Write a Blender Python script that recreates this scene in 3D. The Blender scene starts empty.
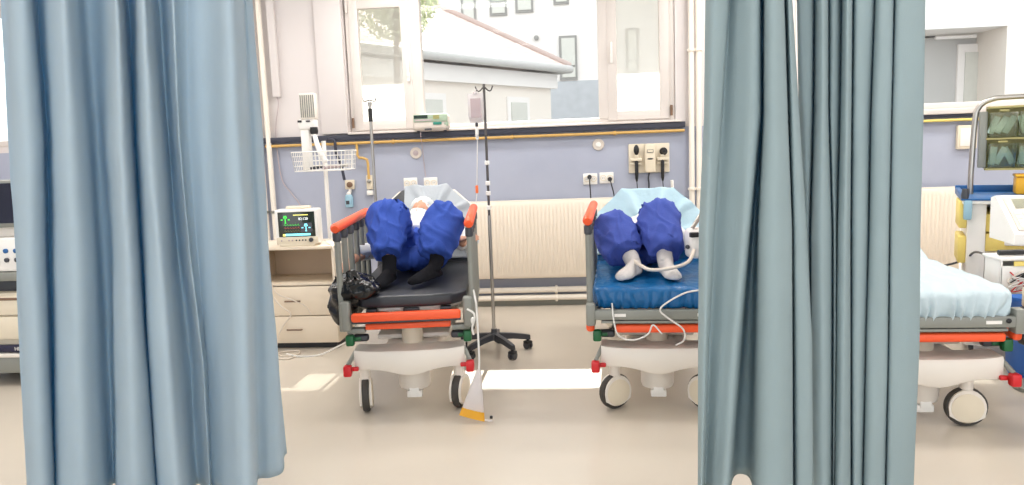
import bpy, bmesh, math, random
from mathutils import Vector, Matrix, noise
random.seed(7)
PI = math.pi
S = bpy.context.scene
COL = S.collection

# ------------------------------------------------------------------ camera
F, W, HH, EYE = 760.0, 1024, 485, 1.475
PITCH, YAW, ROLL = math.atan(99.5/760), math.atan(66/760), 0.038
cam_rot = Matrix.Rotation(YAW, 3, 'Z') @ Matrix.Rotation(PI/2-PITCH, 3, 'X') @ Matrix.Rotation(-ROLL, 3, 'Z')
cd = bpy.data.cameras.new('camera'); cam = bpy.data.objects.new('camera', cd); COL.objects.link(cam)
cam.matrix_world = Matrix.Translation((0, 0, EYE)) @ cam_rot.to_4x4()
cd.sensor_width = 36; cd.lens = 36*F/W; cd.clip_start = 0.05; cd.clip_end = 200
S.camera = cam

def P(x, y, Y):
    """the place on the plane at depth Y that was measured at (x, y) in the photograph"""
    d = cam_rot @ Vector(((x-W/2)/F, -(y-HH/2)/F, -1))
    return Vector((0, 0, EYE)) + d*(Y/d.y)

# ------------------------------------------------------------------ materials
def srgb(c):
    return tuple(((v/255)/12.92 if v/255 <= .04045 else ((v/255+.055)/1.055)**2.4) for v in c)

def mat(name, rgb, rough=.5, metal=0., var=.06, scale=12., bump=0., bscale=60., spec=.5, trans=0., coat=0., emit=None, estr=0., through=None):
    m = bpy.data.materials.new(name); m.use_nodes = True
    nt = m.node_tree; N = nt.nodes; L = nt.links
    b = N['Principled BSDF']
    c = srgb(rgb)
    tc = N.new('ShaderNodeTexCoord')
    nz = N.new('ShaderNodeTexNoise'); nz.inputs['Scale'].default_value = scale; nz.inputs['Detail'].default_value = 3
    L.new(tc.outputs['Object'], nz.inputs['Vector'])
    mx = N.new('ShaderNodeMix'); mx.data_type = 'RGBA'
    mx.inputs['A'].default_value = tuple(v*(1-var) for v in c)+(1,)
    mx.inputs['B'].default_value = tuple(min(1, v*(1+var)) for v in c)+(1,)
    L.new(nz.outputs['Fac'], mx.inputs['Factor'])
    L.new(mx.outputs['Result'], b.inputs['Base Color'])
    b.inputs['Roughness'].default_value = rough; b.inputs['Metallic'].default_value = metal
    b.inputs['Specular IOR Level'].default_value = spec
    b.inputs['Coat Weight'].default_value = coat
    if bump:
        n2 = N.new('ShaderNodeTexNoise'); n2.inputs['Scale'].default_value = bscale; n2.inputs['Detail'].default_value = 4
        L.new(tc.outputs['Object'], n2.inputs['Vector'])
        bp = N.new('ShaderNodeBump'); bp.inputs['Strength'].default_value = bump; bp.inputs['Distance'].default_value = .02
        L.new(n2.outputs['Fac'], bp.inputs['Height']); L.new(bp.outputs['Normal'], b.inputs['Normal'])
    if trans:
        t = N.new('ShaderNodeBsdfTranslucent')
        if through: t.inputs['Color'].default_value = srgb(through)+(1,)
        else: L.new(mx.outputs['Result'], t.inputs['Color'])
        ms = N.new('ShaderNodeMixShader'); ms.inputs['Fac'].default_value = trans
        L.new(b.outputs[0], ms.inputs[1]); L.new(t.outputs[0], ms.inputs[2])
        L.new(ms.outputs[0], N['Material Output'].inputs['Surface'])
    if emit:
        b.inputs['Emission Color'].default_value = srgb(emit)+(1,); b.inputs['Emission Strength'].default_value = estr
    return m

def glass_mat(name, tint, milky=0., gloss=.012):
    m = bpy.data.materials.new(name); m.use_nodes = True
    nt = m.node_tree; N = nt.nodes; L = nt.links
    N.remove(N['Principled BSDF'])
    t = N.new('ShaderNodeBsdfTransparent'); t.inputs['Color'].default_value = srgb(tint)+(1,)
    g = N.new('ShaderNodeBsdfGlossy'); g.inputs['Roughness'].default_value = .03
    s1 = N.new('ShaderNodeMixShader'); s1.inputs['Fac'].default_value = gloss
    L.new(t.outputs[0], s1.inputs[1]); L.new(g.outputs[0], s1.inputs[2])
    out = s1
    if milky:
        d = N.new('ShaderNodeBsdfTranslucent'); d.inputs['Color'].default_value = (.95, .95, .92, 1)
        nz = N.new('ShaderNodeTexNoise'); nz.inputs['Scale'].default_value = 3
        s2 = N.new('ShaderNodeMixShader'); s2.inputs['Fac'].default_value = milky
        L.new(s1.outputs[0], s2.inputs[1]); L.new(d.outputs[0], s2.inputs[2]); out = s2
    L.new(out.outputs[0], N['Material Output'].inputs['Surface'])
    return m

M = {}
M['white_paint'] = mat('white_paint', (216, 209, 207), .75, var=.02, scale=4)
M['ceiling_paint'] = mat('ceiling_paint', (238, 238, 236), .9, var=.02)
M['frame_white'] = mat('frame_white', (216, 208, 202), .4, var=.03, scale=8)
M['radiator'] = mat('radiator_enamel', (238, 226, 210), .4, var=.02)
M['pipe_cream'] = mat('pipe_cream', (238, 230, 218), .4, var=.02)
M['dark_trunk'] = mat('dark_trunking', (52, 54, 68), .5, var=.15, scale=20)
M['gold'] = mat('yellow_gas_pipe_paint', (205, 165, 95), .45, var=.1, scale=20)
M['steel'] = mat('steel', (176, 172, 166), .28, metal=.9, var=.04)
M['dark_steel'] = mat('dark_steel', (96, 92, 90), .3, metal=.8, var=.05)
M['grey_paint'] = mat('grey_metal_paint', (140, 141, 134), .45, metal=.15, var=.04)
M['bed_white'] = mat('bed_white_plastic', (230, 222, 212), .42, var=.03, scale=6)
M['white_plastic'] = mat('white_plastic', (240, 237, 232), .4, var=.02)
M['cream_plastic'] = mat('cream_plastic', (226, 214, 192), .45, var=.04)
M['orange'] = mat('orange_rubber', (246, 92, 46), .45, var=.05)
M['red'] = mat('red_pedal_plastic', (205, 28, 36), .4, var=.06)
M['green'] = mat('green_pedal_plastic', (12, 92, 48), .4, var=.06)
M['black'] = mat('black_plastic', (26, 26, 28), .45, var=.1)
M['charcoal'] = mat('charcoal_plastic', (58, 60, 66), .4, var=.06)
M['tyre'] = mat('tyre_rubber', (66, 62, 58), .7, var=.1)
M['vinyl'] = mat('black_vinyl', (44, 46, 52), .38, var=.1, bump=.08, bscale=90)
M['bag_black'] = mat('black_bag_plastic', (9, 9, 11), .2, var=.2, bump=.25, bscale=22, spec=.5)
M['scrub'] = mat('blue_disposable_fabric', (56, 84, 170), .8, var=.1, scale=14, bump=.15, bscale=120, spec=.2)
M['scrub2'] = mat('violet_blue_disposable_fabric', (70, 88, 168), .8, var=.1, scale=14, bump=.15, bscale=120, spec=.2)
M['sock_black'] = mat('black_sock_knit', (30, 30, 34), .9, var=.15, scale=60, bump=.3, bscale=250, spec=.1)
M['sock_white'] = mat('white_sock_knit', (214, 208, 204), .9, var=.08, scale=60, bump=.3, bscale=250, spec=.1)
M['skin'] = mat('skin', (214, 160, 132), .55, var=.06, scale=25)
M['shirt'] = mat('pale_shirt_cloth', (222, 224, 226), .85, var=.06, bump=.2, bscale=60)
M['shirt_dark'] = mat('dark_shirt_cloth', (52, 54, 62), .85, var=.1, bump=.2, bscale=60)
M['mask'] = mat('mask_fabric', (222, 228, 228), .85, var=.04)
M['pillow'] = mat('grey_pillow_cloth', (172, 178, 184), .85, var=.05, bump=.1, bscale=70)
M['sheet_blue'] = mat('blue_plastic_sheet', (14, 100, 160), .28, var=.16, scale=9, bump=.5, bscale=26, trans=.12)
M['sheet_cyan'] = mat('pale_cyan_sheet', (196, 226, 238), .4, var=.06, scale=9, bump=.25, bscale=26, trans=.25)
M['sheet_pale'] = mat('pale_blue_sheet', (206, 222, 228), .45, var=.05, scale=9, bump=.3, bscale=20, trans=.15)
M['curtain'] = mat('teal_blue_curtain_cloth', (188, 201, 205), .85, var=.05, scale=5, bump=.12, bscale=260, spec=.15, trans=.36, through=(120, 190, 228))
M['curtain_dimmed'] = mat('dimmed_curtain_cloth', (160, 176, 178), .85, var=.05, scale=5, bump=.12, bscale=260, spec=.15, trans=.24, through=(120, 168, 196))  # same cloth as the left curtain, its dimmer light put into the colour
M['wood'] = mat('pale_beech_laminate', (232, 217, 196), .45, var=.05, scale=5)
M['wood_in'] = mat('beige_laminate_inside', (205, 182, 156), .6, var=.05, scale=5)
M['brown'] = mat('brown_handle', (120, 92, 72), .4, var=.1)
M['screen_dark'] = mat('monitor_screen', (34, 40, 34), .15, var=.1, coat=.3, emit=(40, 46, 38), estr=.25)
M['glow_green'] = mat('green_trace', (60, 200, 70), .4, emit=(70, 220, 80), estr=.8)
M['glow_cyan'] = mat('cyan_trace', (120, 210, 220), .4, emit=(130, 220, 235), estr=.9)
M['glow_yellow'] = mat('yellow_trace', (220, 215, 120), .4, emit=(225, 220, 120), estr=.8)
M['glow_white'] = mat('white_readout', (230, 235, 235), .4, emit=(235, 240, 240), estr=.8)
M['glow_red'] = mat('red_readout', (190, 70, 70), .4, emit=(190, 70, 70), estr=.5)
M['screen_navy'] = mat('navy_screen', (24, 26, 44), .15, var=.1, coat=.3)
M['navy'] = mat('navy_label', (28, 26, 56), .4)
M['pump_body'] = mat('pump_grey_beige', (214, 204, 194), .5, var=.03)
M['pump_green'] = mat('pump_grey_green', (160, 178, 156), .5, var=.05)
M['teal'] = mat('teal_keys', (40, 130, 112), .5, var=.05)
M['lcd'] = mat('lcd_dark_green', (38, 52, 44), .2, coat=.3)
M['olive'] = mat('olive_label', (150, 146, 92), .5)
M['fluid'] = mat('clear_infusion_plastic', (236, 232, 232), .15, trans=.5)
M['label_grey'] = mat('grey_pink_label', (184, 168, 170), .6)
M['orange_clamp'] = mat('orange_clamp_plastic', (245, 120, 60), .4)
M['tube'] = mat('clear_tube', (240, 238, 234), .25, trans=.2)
M['cable_beige'] = mat('beige_cable', (222, 210, 196), .5)
M['urine'] = mat('yellow_urine', (250, 196, 70), .2, trans=.45)
M['blue_solution'] = mat('pale_blue_bottle', (176, 214, 230), .2, trans=.3)
M['yellow'] = mat('yellow_plastic', (240, 178, 44), .4, var=.05)
M['pale_yellow'] = mat('pale_yellow_plastic', (238, 214, 120), .5, var=.05)
M['blue_tray'] = mat('blue_tray_plastic', (30, 92, 150), .4, var=.06)
M['blue_bin'] = mat('blue_bin_plastic', (52, 110, 196), .4, var=.06)
M['bin_clear'] = glass_mat('clear_bin_plastic', (236, 240, 232), milky=.12, gloss=.10)
M['bin_olive'] = mat('olive_bin_back', (170, 160, 104), .5, var=.1)
M['packet'] = mat('pale_packets', (206, 224, 216), .4, var=.15, scale=30)
M['glass'] = glass_mat('window_glass', (250, 252, 252))
M['glass_milky'] = glass_mat('milky_window_glass', (250, 252, 250), milky=.42)
M['stucco'] = mat('white_stucco', (232, 226, 222), .9, var=.02)
M['stucco_cream'] = mat('cream_stucco', (230, 220, 210), .9, var=.03)
M['stucco_grey'] = mat('grey_stucco', (186, 183, 180), .9, var=.05, scale=3)
M['plinth'] = mat('grey_plinth_stone', (186, 188, 192), .9, var=.16, scale=5)
M['outer_frame'] = mat('grey_window_frame', (150, 147, 143), .6)
M['outer_pane'] = mat('outer_window_pane', (206, 204, 196), .25)
M['fascia'] = mat('grey_gutter', (190, 187, 184), .6)
M['leaf'] = mat('leaf', (198, 202, 172), .7, var=.25, scale=4, trans=.4)
M['bark'] = mat('bark', (120, 100, 84), .9)
M['ground'] = mat('pale_paving', (160, 158, 152), .9)

def floor_mat():
    m = mat('linoleum_floor', (203, 193, 179), .26, var=.05, scale=2.2, spec=.45)
    return m
M['floor'] = floor_mat()

def wall_mat():
    """white paint over a blue-grey washable dado below 1.56 m"""
    m = bpy.data.materials.new('wall_paint'); m.use_nodes = True
    nt = m.node_tree; N = nt.nodes; L = nt.links; b = N['Principled BSDF']
    tc = N.new('ShaderNodeTexCoord'); sp = N.new('ShaderNodeSeparateXYZ'); L.new(tc.outputs['Object'], sp.inputs[0])
    gt = N.new('ShaderNodeMath'); gt.operation = 'GREATER_THAN'; gt.inputs[1].default_value = 1.56
    L.new(sp.outputs['Z'], gt.inputs[0])
    nz = N.new('ShaderNodeTexNoise'); nz.inputs['Scale'].default_value = 3; nz.inputs['Detail'].default_value = 5
    L.new(tc.outputs['Object'], nz.inputs['Vector'])
    a = N.new('ShaderNodeMix'); a.data_type = 'RGBA'
    a.inputs['A'].default_value = srgb((162, 167, 186))+(1,); a.inputs['B'].default_value = srgb((178, 183, 199))+(1,)
    L.new(nz.outputs['Fac'], a.inputs['Factor'])
    c = N.new('ShaderNodeMix'); c.data_type = 'RGBA'
    c.inputs['B'].default_value = srgb((216, 209, 207))+(1,)
    L.new(a.outputs['Result'], c.inputs['A']); L.new(gt.outputs[0], c.inputs['Factor'])
    L.new(c.outputs['Result'], b.inputs['Base Color']); b.inputs['Roughness'].default_value = .55
    return m
M['wall'] = wall_mat()

def roof_mat():
    m = bpy.data.materials.new('roof_tiles'); m.use_nodes = True
    nt = m.node_tree; N = nt.nodes; L = nt.links; b = N['Principled BSDF']
    tc = N.new('ShaderNodeTexCoord')
    br = N.new('ShaderNodeTexBrick'); br.inputs['Scale'].default_value = 3.2
    br.inputs['Color1'].default_value = srgb((222, 200, 190))+(1,); br.inputs['Color2'].default_value = srgb((232, 216, 208))+(1,)
    br.inputs['Mortar'].default_value = srgb((184, 164, 156))+(1,); br.inputs['Mortar Size'].default_value = .03
    br.inputs['Brick Width'].default_value = .9; br.inputs['Row Height'].default_value = .45
    L.new(tc.outputs['UV'], br.inputs['Vector']); L.new(br.outputs['Color'], b.inputs['Base Color'])
    b.inputs['Roughness'].default_value = .9
    return m
M['roof'] = roof_mat()

# ------------------------------------------------------------------ mesh builder
def smoothpath(pts, n=6, closed=False):
    pts = [Vector(p) for p in pts]
    if len(pts) < 3: return pts
    out = []; k = len(pts)
    rng = range(k) if closed else range(k-1)
    for i in rng:
        p1, p2 = pts[i], pts[(i+1) % k]
        p0 = pts[i-1] if (closed or i > 0) else p1*2-p2
        p3 = pts[(i+2) % k] if (closed or i+2 < k) else p2*2-p1
        for j in range(n):
            t = j/n
            out.append(.5*((2*p1)+(p2-p0)*t+(2*p0-5*p1+4*p2-p3)*t*t+(3*p1-p0-3*p2+p3)*t**3))
    if not closed: out.append(pts[-1])
    return out

class MB:
    def __init__(s): s.bm = bmesh.new()
    def box(s, c, d, rot=None, bevel=0., seg=2):
        r = bmesh.ops.create_cube(s.bm, size=1)
        vs = r['verts']; m = Matrix.Translation(c) @ (rot.to_4x4() if rot else Matrix.Identity(4)) @ Matrix.Diagonal((d[0], d[1], d[2], 1))
        bmesh.ops.transform(s.bm, matrix=m, verts=vs)
        if bevel:
            es = list({e for v in vs for e in v.link_edges})
            bmesh.ops.bevel(s.bm, geom=es, offset=min(bevel, min(d)*.49), segments=seg, profile=.5, affect='EDGES')
        return s
    def bx(s, x0, x1, y0, y1, z0, z1, bevel=0.):
        return s.box(((x0+x1)/2, (y0+y1)/2, (z0+z1)/2), (abs(x1-x0), abs(y1-y0), abs(z1-z0)), bevel=bevel)
    def ring(s, c, u, v, r, n, ru=1., rv=1.):
        return [s.bm.verts.new(Vector(c)+u*(math.cos(2*PI*i/n)*r*ru)+v*(math.sin(2*PI*i/n)*r*rv)) for i in range(n)]
    def tube(s, pts, r, n=10, closed=False, smooth=0, cap=True):
        if smooth:
            if hasattr(r, '__len__'):
                rr = []; k = len(r)
                for i in range(k-1): rr += [r[i]+(r[i+1]-r[i])*j/smooth for j in range(smooth)]
                r = rr+[r[-1]]
            pts = smoothpath(pts, smooth, closed)
        pts = [Vector(p) for p in pts]; k = len(pts)
        if not hasattr(r, '__len__'): r = [r]*k
        rings = []; pu = None
        for i in range(k):
            a = pts[i-1] if (i or closed) else pts[0]; b = pts[(i+1) % k] if (i+1 < k or closed) else pts[-1]
            t = (b-a).normalized() if (b-a).length > 1e-9 else Vector((0, 0, 1))
            if pu is None: pu = t.orthogonal().normalized()
            else:
                pu = pu-t*pu.dot(t); pu = pu.normalized() if pu.length > 1e-6 else t.orthogonal().normalized()
            rings.append(s.ring(pts[i], pu, t.cross(pu), r[i], n))
        for i in range(k if closed else k-1):
            A, B = rings[i], rings[(i+1) % k]
            for j in range(n):
                s.bm.faces.new((A[j], A[(j+1) % n], B[(j+1) % n], B[j]))
        if cap and not closed:
            s.bm.faces.new(rings[0][::-1]); s.bm.faces.new(rings[-1])
        return s
    def cyl(s, p0, p1, r, n=20, r2=None):
        return s.tube([p0, p1], [r, r if r2 is None else r2], n)
    def lathe(s, c, prof, axis='Z', n=24):
        """prof: (radius, height) pairs along the axis"""
        ax = {'X': Vector((1, 0, 0)), 'Y': Vector((0, 1, 0)), 'Z': Vector((0, 0, 1))}[axis] if isinstance(axis, str) else Vector(axis).normalized()
        u = ax.orthogonal().normalized(); v = ax.cross(u)
        rings = [s.ring(Vector(c)+ax*h, u, v, max(r, 1e-4), n) for r, h in prof]
        for A, B in zip(rings, rings[1:]):
            for j in range(n): s.bm.faces.new((A[j], A[(j+1) % n], B[(j+1) % n], B[j]))
        s.bm.faces.new(rings[0][::-1]); s.bm.faces.new(rings[-1])
        return s
    def ell(s, c, r, rot=None, u=20, v=12):
        q = bmesh.ops.create_uvsphere(s.bm, u_segments=u, v_segments=v, radius=1)
        m = Matrix.Translation(c) @ (rot.to_4x4() if rot else Matrix.Identity(4)) @ Matrix.Diagonal((r[0], r[1], r[2], 1))
        bmesh.ops.transform(s.bm, matrix=m, verts=q['verts'])
        return s
    def prism(s, poly, ext):
        """poly: 3-D loop, ext: extrusion vector"""
        e = Vector(ext)
        a = [s.bm.verts.new(p) for p in poly]; b = [s.bm.verts.new(Vector(p)+e) for p in poly]
        s.bm.faces.new(a); s.bm.faces.new(b[::-1])
        n = len(a)
        for i in range(n): s.bm.faces.new((a[i], b[i], b[(i+1) % n], a[(i+1) % n]))
        return s
    def grid(s, rows, uv=None):
        vs = [[s.bm.verts.new(p) for p in r] for r in rows]
        for A, B in zip(vs, vs[1:]):
            for j in range(len(A)-1): s.bm.faces.new((A[j], A[j+1], B[j+1], B[j]))
        return s
    def build(s, name, m, parent=None, smooth=True, solid=0., sub=0, angle=40):
        bmesh.ops.recalc_face_normals(s.bm, faces=s.bm.faces)
        me = bpy.data.meshes.new(name); s.bm.to_mesh(me); s.bm.free()
        o = bpy.data.objects.new(name, me); COL.objects.link(o)
        me.materials.append(M[m] if isinstance(m, str) else m)
        if smooth:
            me.polygons.foreach_set('use_smooth', [True]*len(me.polygons))
            try: me.set_sharp_from_angle(angle=math.radians(angle))
            except Exception: pass
        if parent: o.parent = parent
        if solid:
            md = o.modifiers.new('thickness', 'SOLIDIFY'); md.thickness = solid; md.offset = 0
        if sub:
            md = o.modifiers.new('smooth', 'SUBSURF'); md.levels = sub; md.render_levels = sub
        return o

def tag(o, label=None, cat=None, group=None, kind=None):
    if label: o['label'] = label
    if cat: o['category'] = cat
    if group: o['group'] = group
    if kind: o['kind'] = kind
    return o
def thing(name, loc, label, cat, group=None, rz=0.):
    o = bpy.data.objects.new(name, None); COL.objects.link(o)
    o.empty_display_size = .1
    o.location = loc; o.rotation_euler = (0, 0, rz)
    return tag(o, label, cat, group)
def struct(name, mb, m, parent=None, **k):
    o = mb.build(name, m, parent, **k)
    if parent is None: o['kind'] = 'structure'
    return o
def copy_tree(o, parent=None):
    c = o.copy(); COL.objects.link(c)
    if parent: c.parent = parent
    for ch in list(o.children): copy_tree(ch, c)
    return c
def remesh(name, mb, m, parent=None, voxel=.01, smooth_it=4, wr=0., wscale=.12, ridged=False, seed=0., facets=False):
    """fuse the limbs collected in mb into one continuous skin; wr adds cloth wrinkles"""
    bmesh.ops.recalc_face_normals(mb.bm, faces=mb.bm.faces)
    me = bpy.data.meshes.new(name+'_tmp'); mb.bm.to_mesh(me); mb.bm.free()
    o = bpy.data.objects.new(name+'_tmp', me); COL.objects.link(o)
    md = o.modifiers.new('r', 'REMESH'); md.mode = 'VOXEL'; md.voxel_size = voxel
    ms = o.modifiers.new('s', 'SMOOTH'); ms.iterations = smooth_it; ms.factor = .5
    dg = bpy.context.evaluated_depsgraph_get(); dg.update()
    out = bpy.data.meshes.new_from_object(o.evaluated_get(dg)); out.name = name
    bpy.data.objects.remove(o)
    if wr:
        for v in out.vertices:
            q = Vector(v.co)+Vector((seed, seed*2, 0))
            if facets:                                    # stiff cloth: flat facets between sharp creases
                w = noise.noise_vector(q*5)
                p = Vector((q.x/.075, q.y/.30, q.z/.24))+w*.55
                n1 = noise.noise(p); n2 = noise.noise(Vector((q.x/.16+q.z/.12, q.y/.2, q.z/.30))+w*.3)
                k = max(0, 1-abs(n1)*3.2)**1.6*.9+max(0, 1-abs(n2)*3.6)**1.6*.8-.45+.75*noise.noise(q*5.5)
            else:
                p = q*(1/wscale)
                k = noise.noise(p)
                if ridged: k = .55-abs(k)*2
                k += .4*noise.noise(p*2.3)
            v.co += v.normal*(wr*k)
    r = bpy.data.objects.new(name, out); COL.objects.link(r)
    out.materials.clear(); out.materials.append(M[m])
    out.polygons.foreach_set('use_smooth', [True]*len(out.polygons))
    if parent: r.parent = parent
    return r
def text(name, body, size, m, parent, loc, rot, ext=.0006, align='CENTER'):
    cu = bpy.data.curves.new(name, 'FONT'); cu.body = body; cu.size = size; cu.extrude = ext; cu.align_x = align; cu.align_y = 'CENTER'
    o = bpy.data.objects.new(name+'_tmp', cu); COL.objects.link(o)
    dg = bpy.context.evaluated_depsgraph_get(); dg.update()
    me = bpy.data.meshes.new_from_object(o.evaluated_get(dg)); me.name = name
    bpy.data.objects.remove(o)
    me.materials.clear(); me.materials.append(M[m])
    r = bpy.data.objects.new(name, me); COL.objects.link(r)
    r.location = loc; r.rotation_euler = rot
    if parent: r.parent = parent
    return r
FACE = (PI/2, 0, 0)      # text upright, facing the camera side (-Y)
def RX(a): return Matrix.Rotation(a, 3, 'X')
def RY(a): return Matrix.Rotation(a, 3, 'Y')
def RZ(a): return Matrix.Rotation(a, 3, 'Z')
# ------------------------------------------------------------------ the room
YW = 6.80                                  # inner face of the window wall
XL, XR, ZC = -6.3, 5.2, 3.15
struct('floor', MB().bx(XL, XR, -1.6, YW+.3, -.1, 0), 'floor', smooth=False)
struct('ceiling', MB().bx(XL, XR, -1.6, YW+.3, ZC, ZC+.12), 'ceiling_paint', smooth=False)
struct('wall_left', MB().bx(XL-.15, XL, -1.6, YW+.3, 0, ZC), 'wall', smooth=False)
struct('wall_right', MB().bx(XR, XR+.15, -1.6, YW+.3, 0, ZC), 'wall', smooth=False)
ZS, ZT = 1.615, 2.98                       # window sill and head
WIN = [(-5.9, -3.15), (-2.02, .88), (1.85, 4.75)]
wb = MB().bx(XL, XR, YW, YW+.3, 0, ZS).bx(XL, XR, YW, YW+.3, ZT, ZC)
xs = [XL]+[v for w in WIN for v in w]+[XR]
for a, b in zip(xs[0::2], xs[1::2]): wb.bx(a, b, YW, YW+.3, ZS, ZT)
struct('wall_back', wb, 'wall', smooth=False)
struct('baseboard_back', MB().bx(XL, XR, YW-.012, YW, 0, .05), M['grey_paint'], smooth=False)
# pilaster beside the window and the narrow upright casing in the corner of the white wall
struct('trim_1', MB().bx(-2.27, -2.025, YW-.05, YW, ZS, ZC, bevel=.006), 'white_paint')
struct('trim_2', MB().bx(-2.70, -2.63, YW-.045, YW, 1.965, ZC, bevel=.008), 'white_paint')
# dark cable trunking under the sills
struct('trim_3', MB().bx(-3.0, .955, YW-.06, YW, 1.552, 1.603, bevel=.005), 'dark_trunk')
struct('trim_4', MB().bx(1.2, 5.0, YW-.06, YW, 1.552, 1.575, bevel=.004), 'dark_trunk')
# window sills
struct('trim_5', MB().bx(-2.02, .92, YW-.075, YW+.04, 1.603, 1.622, bevel=.005), 'frame_white')
struct('trim_6', MB().bx(1.8, 4.8, YW-.075, YW+.04, 1.577, 1.622, bevel=.006), 'frame_white')
# unseen overhang added outside to cut the sun patches short
struct('shade_slab', MB().bx(XL, XR, YW+.3, YW+1.21, 3.02, 3.2), 'stucco_grey', smooth=False)

YF = YW+.02
def frame_mb(x0, x1, z0, z1, t, y0, y1, bev=.008):
    m = MB()
    m.bx(x0, x0+t, y0, y1, z0, z1, bev).bx(x1-t, x1, y0, y1, z0, z1, bev)
    m.bx(x0+t*.9, x1-t*.9, y0, y1, z0, z0+t, bev).bx(x0+t*.9, x1-t*.9, y0, y1, z1-t, z1, bev)
    return m
def pane(x0, x1, z0, z1, y, m, parent):
    return MB().bx(x0, x1, y, y+.006, z0, z1).build('pane', m, parent, smooth=False)
def sash(parent, x0, x1, z0, z1, hinge_x, handle_x, milky=True):
    s = frame_mb(x0, x1, z0, z1, .085, YF-.015, YF+.05).build('sash', 'frame_white', parent)
    pane(x0+.075, x1-.075, z0+.075, z1-.075, YF+.015, 'glass_milky' if milky else 'glass', s)
    h = MB().bx(handle_x-.012, handle_x+.012, YF-.04, YF-.015, (z0+z1)/2-.16, (z0+z1)/2-.08, .005)
    h.bx(handle_x-.009, handle_x+.009, YF-.055, YF-.038, (z0+z1)/2-.12, (z0+z1)/2+.02, .006)
    h.build('handle', 'white_plastic', s)
    for z in (z0+.07, z1-.07):
        MB().cyl((hinge_x, YF-.028, z-.045), (hinge_x, YF-.028, z+.045), .011, 12).build('hinge', 'brown' if z < 2 else 'frame_white', s)
    return s
w1 = struct('window_1', frame_mb(-2.01, .88, ZS, ZT, .05, YF, YF+.09).bx(-1.43, -1.336, YF-.01, YF+.09, ZS+.04, ZT-.04, .006).bx(.222, .305, YF-.01, YF+.09, ZS+.04, ZT-.04, .006).bx(-1.98, -1.40, YF, YF+.09, 2.775, ZT-.03, .006), 'frame_white')
sash(w1, -1.975, -1.425, 1.635, 2.785, -1.985, -1.455)
sash(w1, .298, .832, 1.635, 2.94, .845, .335)
pane(-1.345, .23, ZS+.05, ZT-.05, YF+.04, 'glass', w1)
w2 = struct('window_2', frame_mb(1.85, 4.75, ZS, ZT, .06, YF, YF+.09).bx(2.50, 2.58, YF, YF+.09, ZS+.05, ZT-.05, .006), 'frame_white')
sash(w2, 1.89, 2.52, 1.652, 2.94, 1.885, 2.47)
pane(2.57, 4.70, ZS+.05, ZT-.05, YF+.04, 'glass', w2)
w3 = struct('window_3', frame_mb(-5.9, -3.15, ZS, ZT, .06, YF, YF+.09).bx(-3.85, -3.77, YF, YF+.09, ZS+.05, ZT-.05, .006), 'frame_white')
sash(w3, -3.81, -3.19, 1.652, 2.94, -3.18, -3.76)
pane(-5.85, -3.85, ZS+.05, ZT-.05, YF+.04, 'glass', w3)
# ------------------------------------------------------------------ hospital stretchers
def bar_x(m, y, z, x0, x1, h, d, bevel=.012):
    return m.box(((x0+x1)/2, y, z), (x1-x0, d, h), bevel=bevel, seg=3)

def caster(bed, x, y, ang, big=1.):
    """fork cover, tyre and hub cap of one wheel; ang turns the wheel about its upright axis"""
    r = .098*big
    R = RZ(ang)
    def T(v): return Vector((x, y, 0))+R @ Vector(v)
    ax = R @ Vector((1, 0, 0))
    cv = MB()
    # white shell over the wheel: an arch of the wheel's outline on both cheeks
    poly = []
    for k in range(13):
        a = PI*k/12
        poly.append((0, math.cos(a)*(r*.86), r+math.sin(a)*(r*.95)))
    poly += [(0, -r*.80, r*.55), (0, -r*.35, r*.30), (0, r*.35, r*.30), (0, r*.80, r*.55)]
    for sx in (-.034, .022):
        cv.prism([T((sx, p[1], p[2])) for p in poly], R @ Vector((.012, 0, 0)))
    cv.cyl(T((0, 0, r*1.7)), T((0, 0, .26)), .03, 16)
    w = cv.build('caster', 'bed_white', bed, angle=30)
    ty = MB().lathe(T((0, 0, r)), [(r*.80, -.019), (r*.95, -.019), (r, -.010), (r, .010), (r*.95, .019), (r*.80, .019)], axis=ax, n=32)
    ty.build('tyre', 'tyre', w)
    hb = MB().lathe(T((0, 0, r)), [(r*.2, -.040), (r*.74, -.036), (r*.82, -.022), (r*.82, .022), (r*.74, .036), (r*.2, .040)], axis=ax, n=32)
    hb.build('hub_cap', 'cream_plastic', w)

def pedal(bed, x, y, z, color, side):
    p = MB().box((x, y, z), (.045, .05, .062), bevel=.01)
    p.box((x-side*.03, y+.03, z), (.05, .025, .022), bevel=.006)
    return p.build('pedal', color, bed)

def rail(bed, x, y0, y1, zt, n, zb=.50):
    tb = MB().tube([(x, y0-.012, zt), (x, y0, zt+.004), (x, y1, zt+.004), (x, y1+.012, zt)], [.020, .027, .027, .020], 14)
    r = tb.build('side_rail', 'orange', bed)
    for k in range(n):
        y = y0+.03+(y1-y0-.06)*k/(n-1)
        MB().cyl((x, y, zb), (x, y, zt-.07), .017, 12).build('rail_post', 'grey_paint', r)
        MB().lathe((x, y, zt-.075), [(.015, 0), (.023, .008), (.023, .045), (.017, .055)], n=12).build('joint', 'charcoal', r)
    lo = MB().bx(x-.014, x+.014, y0, y1, zb-.02, zb+.025, .006)
    lo.build('rail_base', 'grey_paint', r)
    return r

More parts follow.
